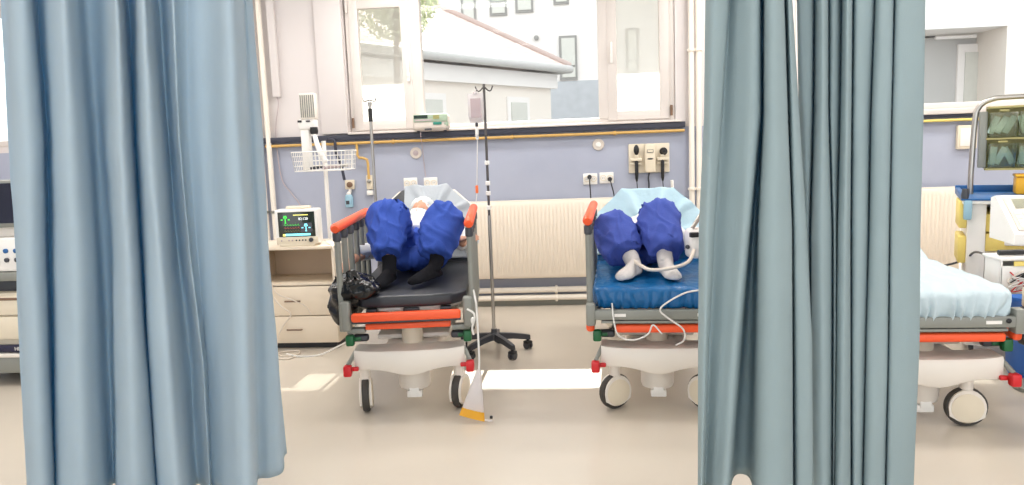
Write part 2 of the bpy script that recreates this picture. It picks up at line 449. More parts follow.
def make_bed(name, label, loc, rz, ang, front, trail=(0., 0.), hinge=1.30, back_top=(1.64, 1.15), mattress='vinyl', hw=.36, chamf=.16):
    b = thing(name, loc, label, 'hospital bed', 'wheeled hospital stretchers in the ward', rz)
    # chassis: a spine with wide shells over the wheels at both ends
    MB().box((0, .98, .30), (.34, 1.70, .13), bevel=.05, seg=4).build('chassis', 'bed_white', b)
    for y, nm in ((.10, 'front'), (1.86, 'rear')):
        n = 28; rows = []
        prof = [(-.10, 1.0), (-.095, 0.), (.095, 0.), (.10, 1.0)]
        m = MB(); top = []; bot = []
        loops = []
        for i in range(n+1):
            u = -1+2*i/n; x = .305*u
            zb = .262-.036*math.exp(-(u/.40)**2)
            zt = .372-.016*math.exp(-(u/.45)**2)+.008*math.cos(u*PI*1.5)
            e = 1-max(0, abs(u)-.96)/.04*.12
            hd = .085*e*(1+.30*math.exp(-(u/.5)**2))
            loops.append([(x, y-hd*.90, zt), (x, y-hd, zt-.015), (x, y-hd, zb+.012), (x, y-hd*.92, zb), (x, y+hd*.92, zb), (x, y+hd, zb+.012), (x, y+hd, zt-.015), (x, y+hd*.90, zt)])
        vs = [[m.bm.verts.new(p) for p in l] for l in loops]
        for A, B in zip(vs, vs[1:]):
            for j in range(8): m.bm.faces.new((A[j], A[(j+1) % 8], B[(j+1) % 8], B[j]))
        m.bm.faces.new(vs[0]); m.bm.faces.new(vs[-1][::-1])
        m.build('wheel_cover', 'bed_white', b, angle=50)
        for k, x in enumerate((-.265, .265)):
            caster(b, x+(trail[k] if y < 1 else 0), y, ang[k] if y < 1 else .3)
    # tray on the spine, hydraulic columns
    MB().box((0, .98, .385), (.42, 1.45, .03), bevel=.012).build('oxygen_tray', 'bed_white', b)
    for y in (.22, 1.70):
        c = MB().lathe((0, y, .36), [(.062, 0), (.060, .10), (.060, .16), (.066, .165), (.066, .18)], n=32).build('lift_column', 'cream_plastic', b)
        MB().lathe((0, y, .085), [(.03, 0), (.085, .012), (.092, .03), (.092, .17)], n=32).build('column_foot', 'bed_white', c)
        MB().bx(-.04, .045, y-.085, y-.03, .052, .09, .006).bx(-.025, .03, y-.09, y-.07, .07, .11, .004).build('cable_box', 'white_plastic', c)
    # deck frame
    fr = MB()
    for sx in (-1, 1): fr.bx(sx*(hw-.035)-.02, sx*(hw-.035)+.02, .03, 1.98, .515, .565, .006)
    for y in (.45, 1.0, 1.5, 1.95): fr.bx(-hw+.05, hw-.05, y-.02, y+.02, .52, .56, .004)
    for x in (-.22, .22): fr.bx(x-.03, x+.03, .2, 1.8, .45, .50, .006)
    fr.build('deck_frame', 'grey_paint', b)
    if front == 'bars':
        bar_x(MB(), .0, .562, -.300, .295, .047, .05).build('end_bumper', 'orange', b)
        MB().bx(-.30, .295, -.012, .03, .527, .541, .003).build('bumper_backing', 'charcoal', b)
        bar_x(MB(), .05, .499, -.235, .235, .034, .04, .008).build('lower_bumper', 'orange', b)
        for sx in (-1, 1):
            MB().box((sx*.335, .035, .565), (.055, .06, .17), bevel=.014, seg=3).build('corner_bracket', 'grey_paint', b)
            MB().box((sx*.29, .07, .475), (.10, .05, .03), bevel=.006).build('corner_arm', 'grey_paint', b)
    else:
        MB().bx(-hw+.02, hw-.02, -.01, .03, .522, .575, .006).build('end_crossbar', 'grey_paint', b)
        MB().bx(-hw+.06, hw-.06, -.012, .02, .505, .518, .002).build('slotted_strip', 'grey_paint', b)
        bar_x(MB(), .02, .472, -.225 if front == 'crossbar' else -.30, .30, .045, .05, .016).build('end_bumper', 'orange', b)
        MB().bx(hw-.16, hw-.09, -.0135, -.009, .541, .557).build('sticker', 'white_plastic', b, smooth=False)
        MB().bx(-hw+.13, -hw+.19, -.0135, -.009, .541, .557).build('sticker', 'white_plastic', b, smooth=False)
        MB().lathe((hw-.06, -.011, .556), [(.012, 0), (.012, -.004), (.008, -.006)], axis='Y', n=16).build('lock_button', 'black', b)
        for sx in (-1, 1):
            MB().box((sx*(hw-.005), .02, .55), (.05, .07, .12), bevel=.01).build('corner_bracket', 'grey_paint', b)
            MB().box((sx*(hw+.0), .065, .475), (.045, .10, .05), bevel=.018, seg=3).build('corner_bumper', 'orange', b)
            MB().tube([(sx*hw, .10, .478), (sx*hw, .95, .478)], .022, 12).build('side_bumper', 'orange', b)
    if front != 'wide':
        rail(b, -hw, .02, 1.02, 1.05, 6); rail(b, hw, .02, 1.02, 1.05, 6)
    for sx in (-1, 1):
        pedal(b, sx*.335, -.02, .272, 'red', sx)
        pedal(b, sx*.325, .05, .425, 'green', sx)
        MB().tube([(sx*.30, .06, .36), (sx*.335, -.01, .30)], .012, 8).build('pedal_arm', 'grey_paint', b)
        MB().box((sx*.275, .10, .425), (.09, .05, .04), bevel=.014, seg=3).build('pedal_housing', 'charcoal', b)
    for x, w_ in ((-.20, .06), (.02, .09), (.21, .06)):
        MB().box((x, .075, .582), (w_, .05, .022), bevel=.006).build('latch', 'charcoal', b)
    MB().box((-.10, .085, .584), (.12, .03, .014), bevel=.004).build('catch_plate', 'white_plastic', b)
    # seat platform and mattress (front corners cut off), then the raised back section
    def mat_loop(x, c, y0, y1): return [(-x+c, y0), (-x*.45, y0-.025), (x*.45, y0-.025), (x-c, y0), (x, y0+c*1.3), (x, y1), (-x, y1), (-x, y0+c*1.3)]
    MB().prism([(p[0], p[1], .575) for p in mat_loop(.29, .08, .10, hinge)], (0, 0, .02)).build('seat_platform', 'bed_white', b, smooth=False)
    m = MB().prism([(p[0], p[1], .600) for p in mat_loop(.325, .075, .055, hinge+.02)], (0, 0, .068))
    bmesh.ops.bevel(m.bm, geom=list(m.bm.edges), offset=.018, segments=3, profile=.5, affect='EDGES')
    m.build('mattress', mattress, b, angle=60)
    y0, z0 = hinge, .605; y1, z1 = back_top
    d = Vector((0, y1-y0, z1-z0)); Ln = d.length; d.normalize(); nrm = Vector((0, -d.z, d.y))
    hwb = .335
    loop = [(-hwb, 0), (hwb, 0), (hwb, Ln-chamf*1.1), (hwb-chamf, Ln), (-hwb+chamf, Ln), (-hwb, Ln-chamf*1.1)]
    def B(u, v, h): return Vector((u, y0, z0))+d*v+nrm*h
    m = MB().prism([B(u, v, 0) for u, v in loop], nrm*.065)
    bmesh.ops.bevel(m.bm, geom=list(m.bm.edges), offset=.016, segments=3, profile=.5, affect='EDGES')
    m.build('back_mattress', mattress, b, angle=60)
    MB().prism([B(u*.93, v*.96, -.022) for u, v in loop], nrm*.02).build('back_panel', 'bed_white', b, smooth=False)
    hoop = [(-hwb-.02, .12), (-hwb-.02, Ln-chamf*.9), (-hwb+chamf-.03, Ln+.018), (hwb-chamf+.03, Ln+.018), (hwb+.02, Ln-chamf*.9), (hwb+.02, .12)]
    MB().tube([B(u, v, -.015) for u, v in hoop], .011, 10).build('back_frame', 'pipe_cream', b)
    MB().tube([B(0, Ln*.62, -.03), (0, y1+.12, .56)], .016, 10).build('gas_strut', 'grey_paint', b)
    b['_'] = 0; del b['_']
    return b, B, Ln, hwb

LOC1, RZ1 = Vector((-.94, 4.0, 0)), math.radians(6.0)
LOC2, RZ2 = Vector((.415, 3.97, 0)), math.radians(-3.2)
LOC3, RZ3 = Vector((1.715, 3.70, 0)), math.radians(-1.8)
bed1, B1, L1, hw1 = make_bed('hospital_bed', 'orange railed stretcher with bare black mattress, black bag on its corner', LOC1, RZ1, (.12, -.3), 'bars', hinge=1.22, back_top=(1.60, 1.13))
# infusion pole fixed to the head corner
p = MB().cyl((-.435, 1.92, .52), (-.435, 1.92, 1.80), .012, 12).cyl((-.435, 1.92, 1.80), (-.435, 1.92, 1.83), .018, 12)
p = p.build('infusion_pole', 'steel', bed1)
MB().tube([(-.485, 1.92, 1.86), (-.475, 1.92, 1.835), (-.435, 1.92, 1.845), (-.395, 1.92, 1.835), (-.385, 1.92, 1.86)], .006, 8, smooth=4).build('hook', 'steel', p)
MB().cyl((-.435, 1.92, 1.68), (-.435, 1.92, 1.78), .017, 12).build('locking_grip', 'black', p)
bed2, B2, L2, hw2 = make_bed('hospital_bed', 'orange railed stretcher covered with shiny blue plastic sheet', LOC2, RZ2, (-.95, .9), 'crossbar', trail=(.03, -.02), hinge=1.05, back_top=(1.37, 1.09), mattress='vinyl', chamf=.18)
bed3, B3, L3, hw3 = make_bed('hospital_bed', 'stretcher with pale blue sheet and no patient, right of the grey curtains', LOC3, RZ3, (.5, 1.45), 'wide', trail=(0, -.09), hinge=.98, back_top=(1.62, .92), mattress='vinyl')

# ------------------------------------------------------------------ sheets and pillow
def place(o, loc, rz):
    o.location = loc; o.rotation_euler = (0, 0, rz); return o
def sheet_rows(hinge, B, Ln, hwb, v0, v1, seat0, drop, amp, seed, front_drop, nu=80, hw=.36, tail=0.):
    """cloth over seat and back: profile along the bed, cross section dropping over the mattress sides"""
    prof = []
    if seat0 is not None:
        for k in range(9): prof.append(('f', k/8))
        n = 46
        for k in range(1, n+1): prof.append(('s', seat0+(hinge-.03-seat0)*k/n))
    if v1:
        n = 36
        for k in range(n+1): prof.append(('b', v0+(v1-v0)*k/n))
    return prof
def drape(name, hinge, B, Ln, hwb, seat0, back, amp, seed, front_drop, side_drop, m, bulge=0., foc=None, chamf=.16):
    rows = []; nu = 90
    prof = sheet_rows(hinge, B, Ln, hwb, back[0] if back else 0, back[1] if back else 0, seat0, side_drop, amp, seed, front_drop)
    half = .327
    for kind, t in prof:
        row = []
        for j in range(nu+1):
            u = -1+2*j/nu                                # -1..1 over the cloth, sides hang beyond |u| > .8
            a = abs(u); sg = 1 if u > 0 else -1
            if a < .78: x, dz = u/.78*half, 0.
            else:
                q = (a-.78)/.22
                x, dz = sg*(half+.012*math.sin(min(1, q*1.5)*PI/2)), -side_drop*q*q
            n1 = noise.noise(Vector((u*4, t*5, seed))); n2 = noise.noise(Vector((u*13+n1*2, t*7, seed+3)))
            wob = amp*(n1*.9+n2*.7)
            if kind == 'f':
                yy = seat0-.022-.012*math.sin(t*PI)+.02*(a**4); z = .676-front_drop*(1-t)
                w2 = amp*1.3*math.sin(u*46+5*noise.noise(Vector((u*6, t, seed))))*(1-t*.7)
                # rounded foot end
                yy += .075*max(0, a-.55)**1.4*2.2
                p = Vector((x*(1-.06*(1-t)), yy+w2, z+dz*t+wob*.4))
            elif kind == 's':
                yy = t+.075*max(0, a-.55)**1.4*2.2*max(0, 1-(t-seat0)/.25)
                p = Vector((x, yy, .684+dz+wob+bulge*(1-a*a)*(1 if t > seat0+.1 else (t-seat0)/.1)))
                if a > .8: p.x += sg*.008*math.sin(t*38+seed+3*n1)
            else:
                v = t*Ln
                lim = hwb+.02 if v < Ln-chamf*1.1 else hwb+.02-chamf*(v-(Ln-chamf*1.1))/(chamf*1.1)
                xx = max(-lim, min(lim, x*1.04)); over = max(0, a-.78)/.22
                h = .075+wob*.8-over*.07
                if foc:
                    dx, dv = xx-foc[0], v-foc[1]; rr = math.hypot(dx, dv); an = math.atan2(dv, dx)
                    h += .060*max(0, math.sin(an*10+seed+noise.noise(Vector((xx*7, v*7, seed)))))**1.5*min(1, rr/.07)*math.exp(-rr/.26)-.05*math.exp(-(rr/.13)**2)
                p = B(xx, v, h)
            row.append(p)
        rows.append(row)
    if back and back[1] > .97:                            # tucked over the top edge
        v = Ln+.012; base = rows[-1]
        rows.append([B(q.x*.985, v, .045) for q in base]); rows.append([B(q.x*.98, v-.002, -.03) for q in base])
        rows.append([B(q.x*.98, v-.10, -.038) for q in base])
    return MB().grid(rows).build(name, m, solid=.003, angle=75)
s = drape('bed_sheet', 1.05, B2, L2, hw2, .055, (.02, .30), .006, 1.3, .10, .10, 'sheet_blue')
tag(place(s, LOC2, RZ2), 'wrinkled shiny blue plastic sheet under the white-socked feet', 'bed sheet', 'plastic bed sheets')
s = drape('back_cover', 1.05, B2, L2, hw2, None, (.14, 1.0), .004, 5.1, .1, .08, 'sheet_cyan', foc=(.06, .2), chamf=.18)
tag(place(s, LOC2, RZ2), 'pale cyan cover pleated over the raised backrest behind violet-blue trouser knees', 'bed cover')
s = drape('bed_sheet', .98, B3, L3, hw3, .030, (.02, 1.0), .013, 8.4, .12, .15, 'sheet_pale', bulge=.045)
tag(place(s, LOC3, RZ3), 'rumpled pale blue sheet on the empty stretcher by the trolley', 'bed sheet', 'plastic bed sheets')
# grey-white pillow cloth on the left stretcher's backrest, pleats running to the head
rows = []
for i in range(41):
    v = .05+(L1+.012-.05)*i/40; row = []
    lim = hw1-.01 if v < L1-.176 else hw1-.01-.16*(v-(L1-.176))/.176
    for j in range(71):
        u = -.155+.475*j/70; u = max(-lim, min(lim, u))
        dx, dv = u-.06, v-.30; rr = math.hypot(dx, dv); an = math.atan2(dv, dx)
        h = .080+.062*max(0, math.sin(an*10+.8+noise.noise(Vector((u*7, v*7, 2)))))**1.5*min(1, rr/.06)*math.exp(-rr/.32)-.03*math.exp(-(rr/.12)**2)+.01*math.sin(i/40*PI)
        row.append(B1(u, v, h))
    rows.append(row)
rows.append([B1(q.x, L1+.02, .03) for q in rows[-1]]); rows.append([B1(q.x, L1-.10, -.036) for q in rows[-1]])
s = MB().grid(rows).build('pillow_cover', 'pillow', solid=.004, angle=80)
tag(place(s, LOC1, RZ1), 'grey-white pleated cloth over the black backrest of the left stretcher', 'pillow cover')
# ------------------------------------------------------------------ the two patients
def V(*a): return Vector(a)
def limb(m, pts, r, n=16, sm=5):
    m.tube(pts, r, n, smooth=sm)
    m.ell(pts[0], (r[0],)*3, u=16, v=10); m.ell(pts[-1], (r[-1],)*3, u=16, v=10)
def foot(m, ank, heel, toe, w=.036):
    """a foot from ankle over heel to toes, sole flat under heel and ball"""
    d = (toe-heel); L_ = d.length; d.normalize(); up = V(0, 0, 1); s = d.cross(up).normalized(); up = s.cross(d)
    n = 18; rows = []
    prof = [(-.10, .020, .020, .030), (-.04, .030, .030, .042), (.10, .034, .036, .066), (.25, .036, .034, .078), (.42, .038, .038, .064),
            (.60, .044, .044, .050), (.76, .047, .047, .040), (.90, .040, .042, .033), (.99, .024, .028, .024), (1.02, .010, .012, .012)]
    rings = []
    for t, wl, wr_, h in prof:
        k = w/.040; c = heel+d*(t*L_); ring = []
        for i in range(n):
            a = 2*PI*i/n; x = math.cos(a); z = math.sin(a)
            ring.append(m.bm.verts.new(c+s*(x*(wl if x < 0 else wr_)*k)+up*((h if z > 0 else .012)*z*k+.012)))
        rings.append(ring)
    for A, Bq in zip(rings, rings[1:]):
        for j in range(n): m.bm.faces.new((A[j], A[(j+1) % n], Bq[(j+1) % n], Bq[j]))
    m.bm.faces.new(rings[0][::-1]); m.bm.faces.new(rings[-1])
    m.tube([ank, heel.lerp(toe, .14)+up*.045], [w*.98, w*1.04], 14)
def hand(m, wrist, direction, palm_n, curl=.35, side=1., s=1.):
    """palm, five unequal bent fingers, thumb off the side of the palm"""
    d = direction.normalized(); n = (palm_n-d*palm_n.dot(d)).normalized(); t = d.cross(n).normalized()*side
    R = Matrix((t, d, n)).transposed()
    m.ell(wrist+d*.045*s, (.040*s, .052*s, .017*s), rot=R, u=16, v=10)
    m.tube([wrist-d*.03, wrist+d*.02*s], [.026*s, .030*s], 12)
    for k, (o, ln) in enumerate(((-.028, .066), (-.010, .078), (.010, .074), (.028, .058))):
        a = wrist+d*.080*s+t*o*s; seg = ln*s/3; pts = [a-d*.02*s, a]; dirv = (d+t*o*3).normalized()
        for q in range(3):
            dirv = (dirv-n*curl*(.55+.25*q)).normalized(); pts.append(pts[-1]+dirv*seg)
        m.tube(pts, [.0095*s, .0095*s, .0088*s, .008*s, .0068*s], 10)
        m.ell(pts[-1], (.0068*s,)*3, u=10, v=6)
    a = wrist+d*.025*s-t*.034*s
    pts = [a+t*.012*s, a-t*.012*s+d*.016*s-n*.004*s, a-t*.026*s+d*.042*s-n*.010*s, a-t*.024*s+d*.066*s-n*.018*s]
    m.tube(pts, [.013*s, .012*s, .010*s, .008*s], 10); m.ell(pts[-1], (.008*s,)*3, u=10, v=6)
def head(m, c, R, s=1.):
    """skull, jaw, nose, ears and neck stub; local -Y is the face, +Z the crown"""
    def T(x, y, z): return c+R @ V(x*s, y*s, z*s)
    m.ell(T(0, .012, .03), (.074*s, .094*s, .088*s), rot=R); m.ell(T(0, -.022, -.045), (.054*s, .062*s, .062*s), rot=R)
    m.tube([T(0, -.082, .020), T(0, -.098, -.010), T(0, -.106, -.026), T(0, -.090, -.036)], [.008*s, .011*s, .014*s, .012*s], 10)
    for sx in (-1, 1):
        m.ell(T(sx*.076, .012, -.002), (.009*s, .020*s, .032*s), rot=R @ RZ(sx*.35), u=12, v=8)
        m.ell(T(sx*.030, -.066, -.022), (.026*s, .026*s, .020*s), rot=R)
    m.tube([T(-.022, -.078, -.058), T(0, -.084, -.056), T(.022, -.078, -.058)], [.008*s, .011*s, .008*s], 8)
    m.ell(T(0, -.066, -.090), (.024*s, .020*s, .018*s), rot=R)
    return T
def eyes(T, parent):
    for sx in (-1, 1):
        MB().ell(T(sx*.031, -.074, .002), (.012, .008, .007), u=12, v=8).build('eye', 'charcoal', parent)

def trousers(name, hips, knees, cuffs, rk, rc, m, parent, seed, belly):
    b = MB()
    for hp, kn, cf in zip(hips, knees, cuffs):
        mid = hp.lerp(kn, .5)+V(0, 0, -.012)
        b.tube([hp, mid, kn+(hp-kn).normalized()*.05], [.115, .115, rk*.98], 18, smooth=4)
        b.ell(kn, (rk, rk*.95, rk*1.02)); b.ell(hp, (.115,)*3)
        sm = kn.lerp(cf, .5)+V(0, -.012, 0)
        b.tube([kn, sm, cf], [rk*.97, (rk*1.06+rc)/2, rc], 18, smooth=4)
    b.ell((hips[0]+hips[1])/2, (.20, .15, .115)); b.tube([(hips[0]+hips[1])/2, belly], [.15, .14], 18)
    # slack cloth hanging between the thighs
    b.ell((hips[0]+hips[1])/2+V(0, -.14, -.01), (.15, .17, .07))
    return remesh(name, b, m, parent, voxel=.009, smooth_it=10, wr=.017, facets=True, seed=seed)

# --- patient on the left stretcher: black socks, blue trousers, head back on the grey cloth
pm = thing('person', (-.94, 4.9, .668), 'patient in blue trousers and black socks lying knees-up, hand on the mattress', 'person')
pm.location = (0, 0, 0)
hp = [V(-1.135, 4.87, .785), V(-.945, 4.88, .785)]
kn = [V(-1.165, 4.60, 1.025), V(-.825, 4.62, 1.005)]
cf = [V(-1.140, 4.40, .835), V(-.845, 4.44, .825)]
an = [V(-1.115, 4.375, .775), V(-.842, 4.415, .790)]
he = [V(-1.115, 4.405, .685), V(-.838, 4.43, .700)]
to = [V(-1.145, 4.165, .680), V(-.955, 4.215, .690)]
b = MB()
for i in (0, 1):
    limb(b, [hp[i], kn[i], an[i]], [.085, .056, .030], sm=1)
    foot(b, an[i], he[i]+(to[i]-he[i])*.04, to[i].lerp(he[i], .06), .030)
chest = V(-1.06, 5.10, .875); neck = V(-1.085, 5.27, .955)
b.tube([V(-1.04, 4.87, .79), V(-1.05, 4.98, .83), chest, neck-V(0, .04, .02)], [.12, .125, .14, .075], 18, smooth=4)
b.tube([V(-1.25, 5.15, .89), V(-1.06, 5.16, .90), V(-.88, 5.17, .89)], [.06, .085, .06], 14)
hd = V(-1.100, 5.315, 1.000); HR = RZ(-.10) @ RX(-.55)
b.tube([neck-V(0, .06, .04), hd+V(0, .0, -.05)], [.055, .052], 14)
TH = head(b, hd, HR, .98)
wl = P(351, 262, 4.50)
elb = V(-1.37, 4.92, .80)
limb(b, [V(-1.25, 5.15, .88), elb, wl+V(.01, .06, .015)], [.05, .042, .028], sm=1)
hand(b, wl, V(-.12, -1, -.22), V(0, .1, 1), curl=.22, side=-1)
wr2 = P(462, 240, 4.84)
elr = V(-.715, 5.05, .83)
limb(b, [V(-.88, 5.17, .88), elr, wr2+V(-.01, .05, -.03)], [.05, .042, .028], sm=1)
hand(b, wr2, V(.55, -.5, .28), V(-.5, -.2, .85), curl=.7, side=1, s=.92)
body = remesh('body', b, 'skin', pm, voxel=.006, smooth_it=3)
trousers('trousers', hp, kn, cf, .132, .090, 'scrub', pm, 2.1, V(-1.05, 4.97, .82))
for i in (0, 1):
    b = MB(); foot(b, an[i], he[i], to[i], .041)
    top = an[i].lerp(kn[i], .20)
    b.tube([an[i]-V(0, 0, .02), top], [.043, .046], 16)
    remesh('sock', b, 'sock_black', pm, voxel=.006, smooth_it=3, wr=.003, wscale=.05, seed=i*3.)
b = MB()
b.tube([V(-1.05, 4.95, .83), V(-1.05, 5.02, .85), chest+V(0, 0, .005), neck-V(0, .05, .03)], [.142, .148, .160, .09], 18, smooth=4)
b.tube([V(-1.27, 5.14, .89), V(-1.06, 5.16, .90), V(-.86, 5.17, .89)], [.07, .095, .07], 14)
limb(b, [V(-1.26, 5.15, .88), elb, wl+V(-.005, .13, .03)], [.062, .056, .046], sm=1)
limb(b, [V(-.87, 5.17, .88), elr, wr2+V(-.02, .07, -.03)], [.062, .056, .046], sm=1)
remesh('shirt', b, 'shirt', pm, voxel=.010, smooth_it=3, wr=.010, wscale=.08, ridged=True, seed=4.)
# bouffant cap and face mask
b = MB(); b.ell(TH(0, .028, .058), (.088, .100, .080), rot=HR)
remesh('cap', b, 'mask', pm, voxel=.008, smooth_it=2, wr=.008, wscale=.03, ridged=True)
rows = []
for i in range(9):
    v = -1+2*i/8; row = []
    for j in range(17):
        u = -1+2*j/16
        row.append(TH(.074*math.sin(u*1.25), -.118+.072*(1-math.cos(u*1.25))*1.25+.012*abs(v)**2+.003*math.sin(v*9), -.052-.046*v))
    rows.append(row)
MB().grid(rows).build('face_mask', 'mask', pm, solid=.003)
eyes(TH, pm)

# --- patient on the middle stretcher: white socks, violet-blue trousers
pm = thing('person', (0, 0, 0), 'patient in violet-blue trousers and white socks lying with knees raised', 'person')
hp = [V(.32, 4.84, .79), V(.53, 4.86, .79)]
kn = [V(.222, 4.54, .925), V(.480, 4.56, .985)]
cf = [V(.270, 4.38, .815), V(.510, 4.37, .815)]
an = [V(.318, 4.345, .775), V(.497, 4.335, .775)]
he = [V(.335, 4.365, .700), V(.495, 4.37, .700)]
to = [V(.232, 4.170, .698), V(.527, 4.140, .698)]
b = MB()
for i in (0, 1):
    limb(b, [hp[i], kn[i], an[i]], [.085, .056, .030], sm=1)
    foot(b, an[i], he[i]+(to[i]-he[i])*.04, to[i].lerp(he[i], .06), .030)
chest = V(.465, 5.02, .845); neck = V(.495, 5.17, .875)
b.tube([V(.43, 4.86, .79), V(.44, 4.94, .815), chest, neck-V(0, .04, .02)], [.12, .125, .13, .07], 18, smooth=4)
b.tube([V(.29, 5.06, .83), V(.47, 5.07, .85), V(.65, 5.08, .83)], [.06, .08, .06], 14)
hd = V(.520, 5.195, .905); HR = RZ(.05) @ RX(-.6)
b.tube([neck-V(0, .05, .04), hd+V(0, 0, -.05)], [.055, .052], 14)
TH = head(b, hd, HR, .95)
wa, ea = V(.40, 4.80, .93), V(.24, 4.93, .80)
limb(b, [V(.29, 5.06, .83), ea, wa+V(-.03, .03, -.02)], [.048, .040, .027], sm=1)
hand(b, wa, V(.8, -.3, -.1), V(0, .1, 1), curl=.3, side=-1)
wb_, eb = V(.52, 4.84, .935), V(.70, 4.93, .80)
limb(b, [V(.65, 5.08, .83), eb, wb_+V(.03, .03, -.02)], [.048, .040, .027], sm=1)
hand(b, wb_, V(-.8, -.3, -.05), V(0, .1, 1), curl=.3, side=1)
remesh('body', b, 'skin', pm, voxel=.006, smooth_it=3)
trousers('trousers', hp, kn, cf, .128, .105, 'scrub2', pm, 7.7, V(.44, 4.95, .81))
for i in (0, 1):
    b = MB(); foot(b, an[i], he[i], to[i], .043)
    b.tube([an[i]-V(0, 0, .01), an[i].lerp(kn[i], .22)], [.044, .048], 16)
    remesh('sock', b, 'sock_white', pm, voxel=.006, smooth_it=3, wr=.003, wscale=.05, seed=5+i*3.)
b = MB()
b.tube([V(.44, 4.93, .815), V(.445, 4.98, .83), chest+V(0, 0, .005), neck-V(0, .05, .03)], [.142, .146, .15, .085], 18, smooth=4)
b.tube([V(.28, 5.05, .83), V(.47, 5.07, .85), V(.66, 5.07, .83)], [.068, .09, .068], 14)
limb(b, [V(.285, 5.06, .83), ea, ea.lerp(wa, .55)], [.06, .054, .048], sm=1)
limb(b, [V(.655, 5.08, .83), eb, eb.lerp(wb_, .55)], [.06, .054, .048], sm=1)
remesh('shirt', b, 'shirt', pm, voxel=.010, smooth_it=3, wr=.010, wscale=.08, ridged=True, seed=9.)
b = MB(); b.ell(TH(0, .020, .056), (.078, .094, .072), rot=HR)
remesh('hair', b, 'charcoal', pm, voxel=.007, smooth_it=2, wr=.004, wscale=.02)
eyes(TH, pm)
# ------------------------------------------------------------------ radiators and wall pipes
def radiator(x0, x1, label):
    t = thing('radiator', (0, 0, 0), label, 'radiator', 'cream panel radiators under the windows')
    z0, z1, y1 = .27, .965, YW-.045
    n = int((x1-x0)/.0333); rows = []
    prof = []
    for k in range(n):
        a = x0+(x1-x0)*k/n; w_ = (x1-x0)/n
        prof += [(a+w_*.08, 0), (a+w_*.30, -.009), (a+w_*.70, -.009), (a+w_*.92, 0)]
    zz = [(z0, .012), (z0+.012, 0), (z0+.05, 0), (z0+.065, 1), (z1-.065, 1), (z1-.05, 0), (z1-.012, 0), (z1, .012)]
    for z, q in zz:
        rows.append([(x, y1-.075+(q if q < 1 and q > 0 else 0)+d*(1 if q == 1 else 0), z) for x, d in [(x0, 0)]+prof+[(x1, 0)]])
    MB().grid(rows).build('front_panel', 'radiator', t, solid=.003, angle=60)
    MB().bx(x0, x1, y1-.072, y1-.012, z1-.012, z1+.004, .004).build('top_grille', 'radiator', t)
    MB().bx(x0, x0+.006, y1-.074, y1-.008, z0+.01, z1, .002).build('side_panel', 'radiator', t)
    MB().bx(x1-.006, x1, y1-.074, y1-.008, z0+.01, z1, .002).build('side_panel', 'radiator', t)
    MB().bx(x0+.01, x1-.01, y1-.02, y1, z0+.01, z1-.01, .003).build('rear_panel', 'radiator', t)
    for x in (x0+.2, x1-.2):
        MB().bx(x-.02, x+.02, y1-.01, YW-.001, z0+.1, z1-.1).build('bracket', 'radiator', t)
    v = MB().cyl((x1-.04, y1-.04, .182), (x1-.04, y1-.04, z0+.02), .012, 10).cyl((x1-.04, y1-.04, z0-.05), (x1-.04, y1-.04, z0-.015), .02, 12)
    v.build('valve', 'steel', t)
    return t
radiator(-1.22, .80, 'long cream panel radiator between the two occupied stretchers')
radiator(1.95, 3.33, 'cream panel radiator behind the empty stretcher, right window')
def wall_pipe(name, pts, r, m, label, cat, group=None, clips=(), cm=None, smooth=0):
    t = thing(name, (0, 0, 0), label, cat, group)
    MB().tube(pts, r, 12, smooth=smooth).build('pipe', m, t)
    for c, ax in clips:
        MB().lathe(Vector(c)-Vector(ax)*.012, [(r*1.1, 0), (r*1.45, .003), (r*1.45, .021), (r*1.1, .024)], axis=Vector(ax), n=14).build('clip', cm or m, t)
        MB().cyl(c, (c[0], YW-.001, c[2]), .006, 8).build('bracket', cm or m, t)
    return t
g = 'cream heating pipes along the foot of the window wall'
wall_pipe('heating_pipe', [(-1.6, YW-.05, .152), (1.2, YW-.05, .152)], .026, 'pipe_cream', 'upper of the two cream pipes running along the wall below the radiator', 'pipe', g, [((-.2, YW-.05, .152), (1, 0, 0)), ((.9, YW-.05, .152), (1, 0, 0))])
wall_pipe('heating_pipe', [(-1.6, YW-.05, .080), (1.2, YW-.05, .080)], .026, 'pipe_cream', 'lower of the two cream pipes running along the wall near the floor', 'pipe', g, [((-.2, YW-.05, .080), (1, 0, 0)), ((.9, YW-.05, .080), (1, 0, 0))])
g = 'upright cream heating pipes'
for x, y0, lab in ((1.005, YW-.075, 'left one of two upright cream pipes against the grey-blue curtain edge'), (1.068, YW-.075, 'right one of two upright cream pipes against the grey-blue curtain edge')):
    wall_pipe('heating_pipe', [(x, y0, 0), (x, y0, ZC)], .024, 'pipe_cream', lab, 'pipe', g, [((x, y0, 1.02), (0, 0, 1)), ((x, y0, 2.2), (0, 0, 1))])
for x, y0, lab in ((-2.845, YW-.05, 'left one of two upright white pipes beside the light blue curtain'), (-2.765, YW-.05, 'right one of two upright white pipes beside the light blue curtain')):
    wall_pipe('heating_pipe', [(x, y0, 0), (x, y0, ZC)], .024, 'pipe_cream', lab, 'pipe', g, [((x, y0, .93), (0, 0, 1))], 'grey_paint')
t = wall_pipe('gas_pipe', [(-2.80, YW-.045, 1.527), (.95, YW-.045, 1.527)], .0135, 'gold', 'yellow gas pipe running along the wall under the dark trunking', 'pipe', 'yellow gas pipes',
              [((x, YW-.045, 1.527), (1, 0, 0)) for x in (-2.45, -1.62, -.55, .35)])
MB().tube([(-1.955, YW-.045, 1.527), (-1.955, YW-.045, 1.42), (-1.94, YW-.045, 1.395), (-1.90, YW-.045, 1.39), (-1.868, YW-.045, 1.375), (-1.862, YW-.045, 1.34), (-1.862, YW-.045, 1.20)], .0125, 10).build('branch', 'gold', t)
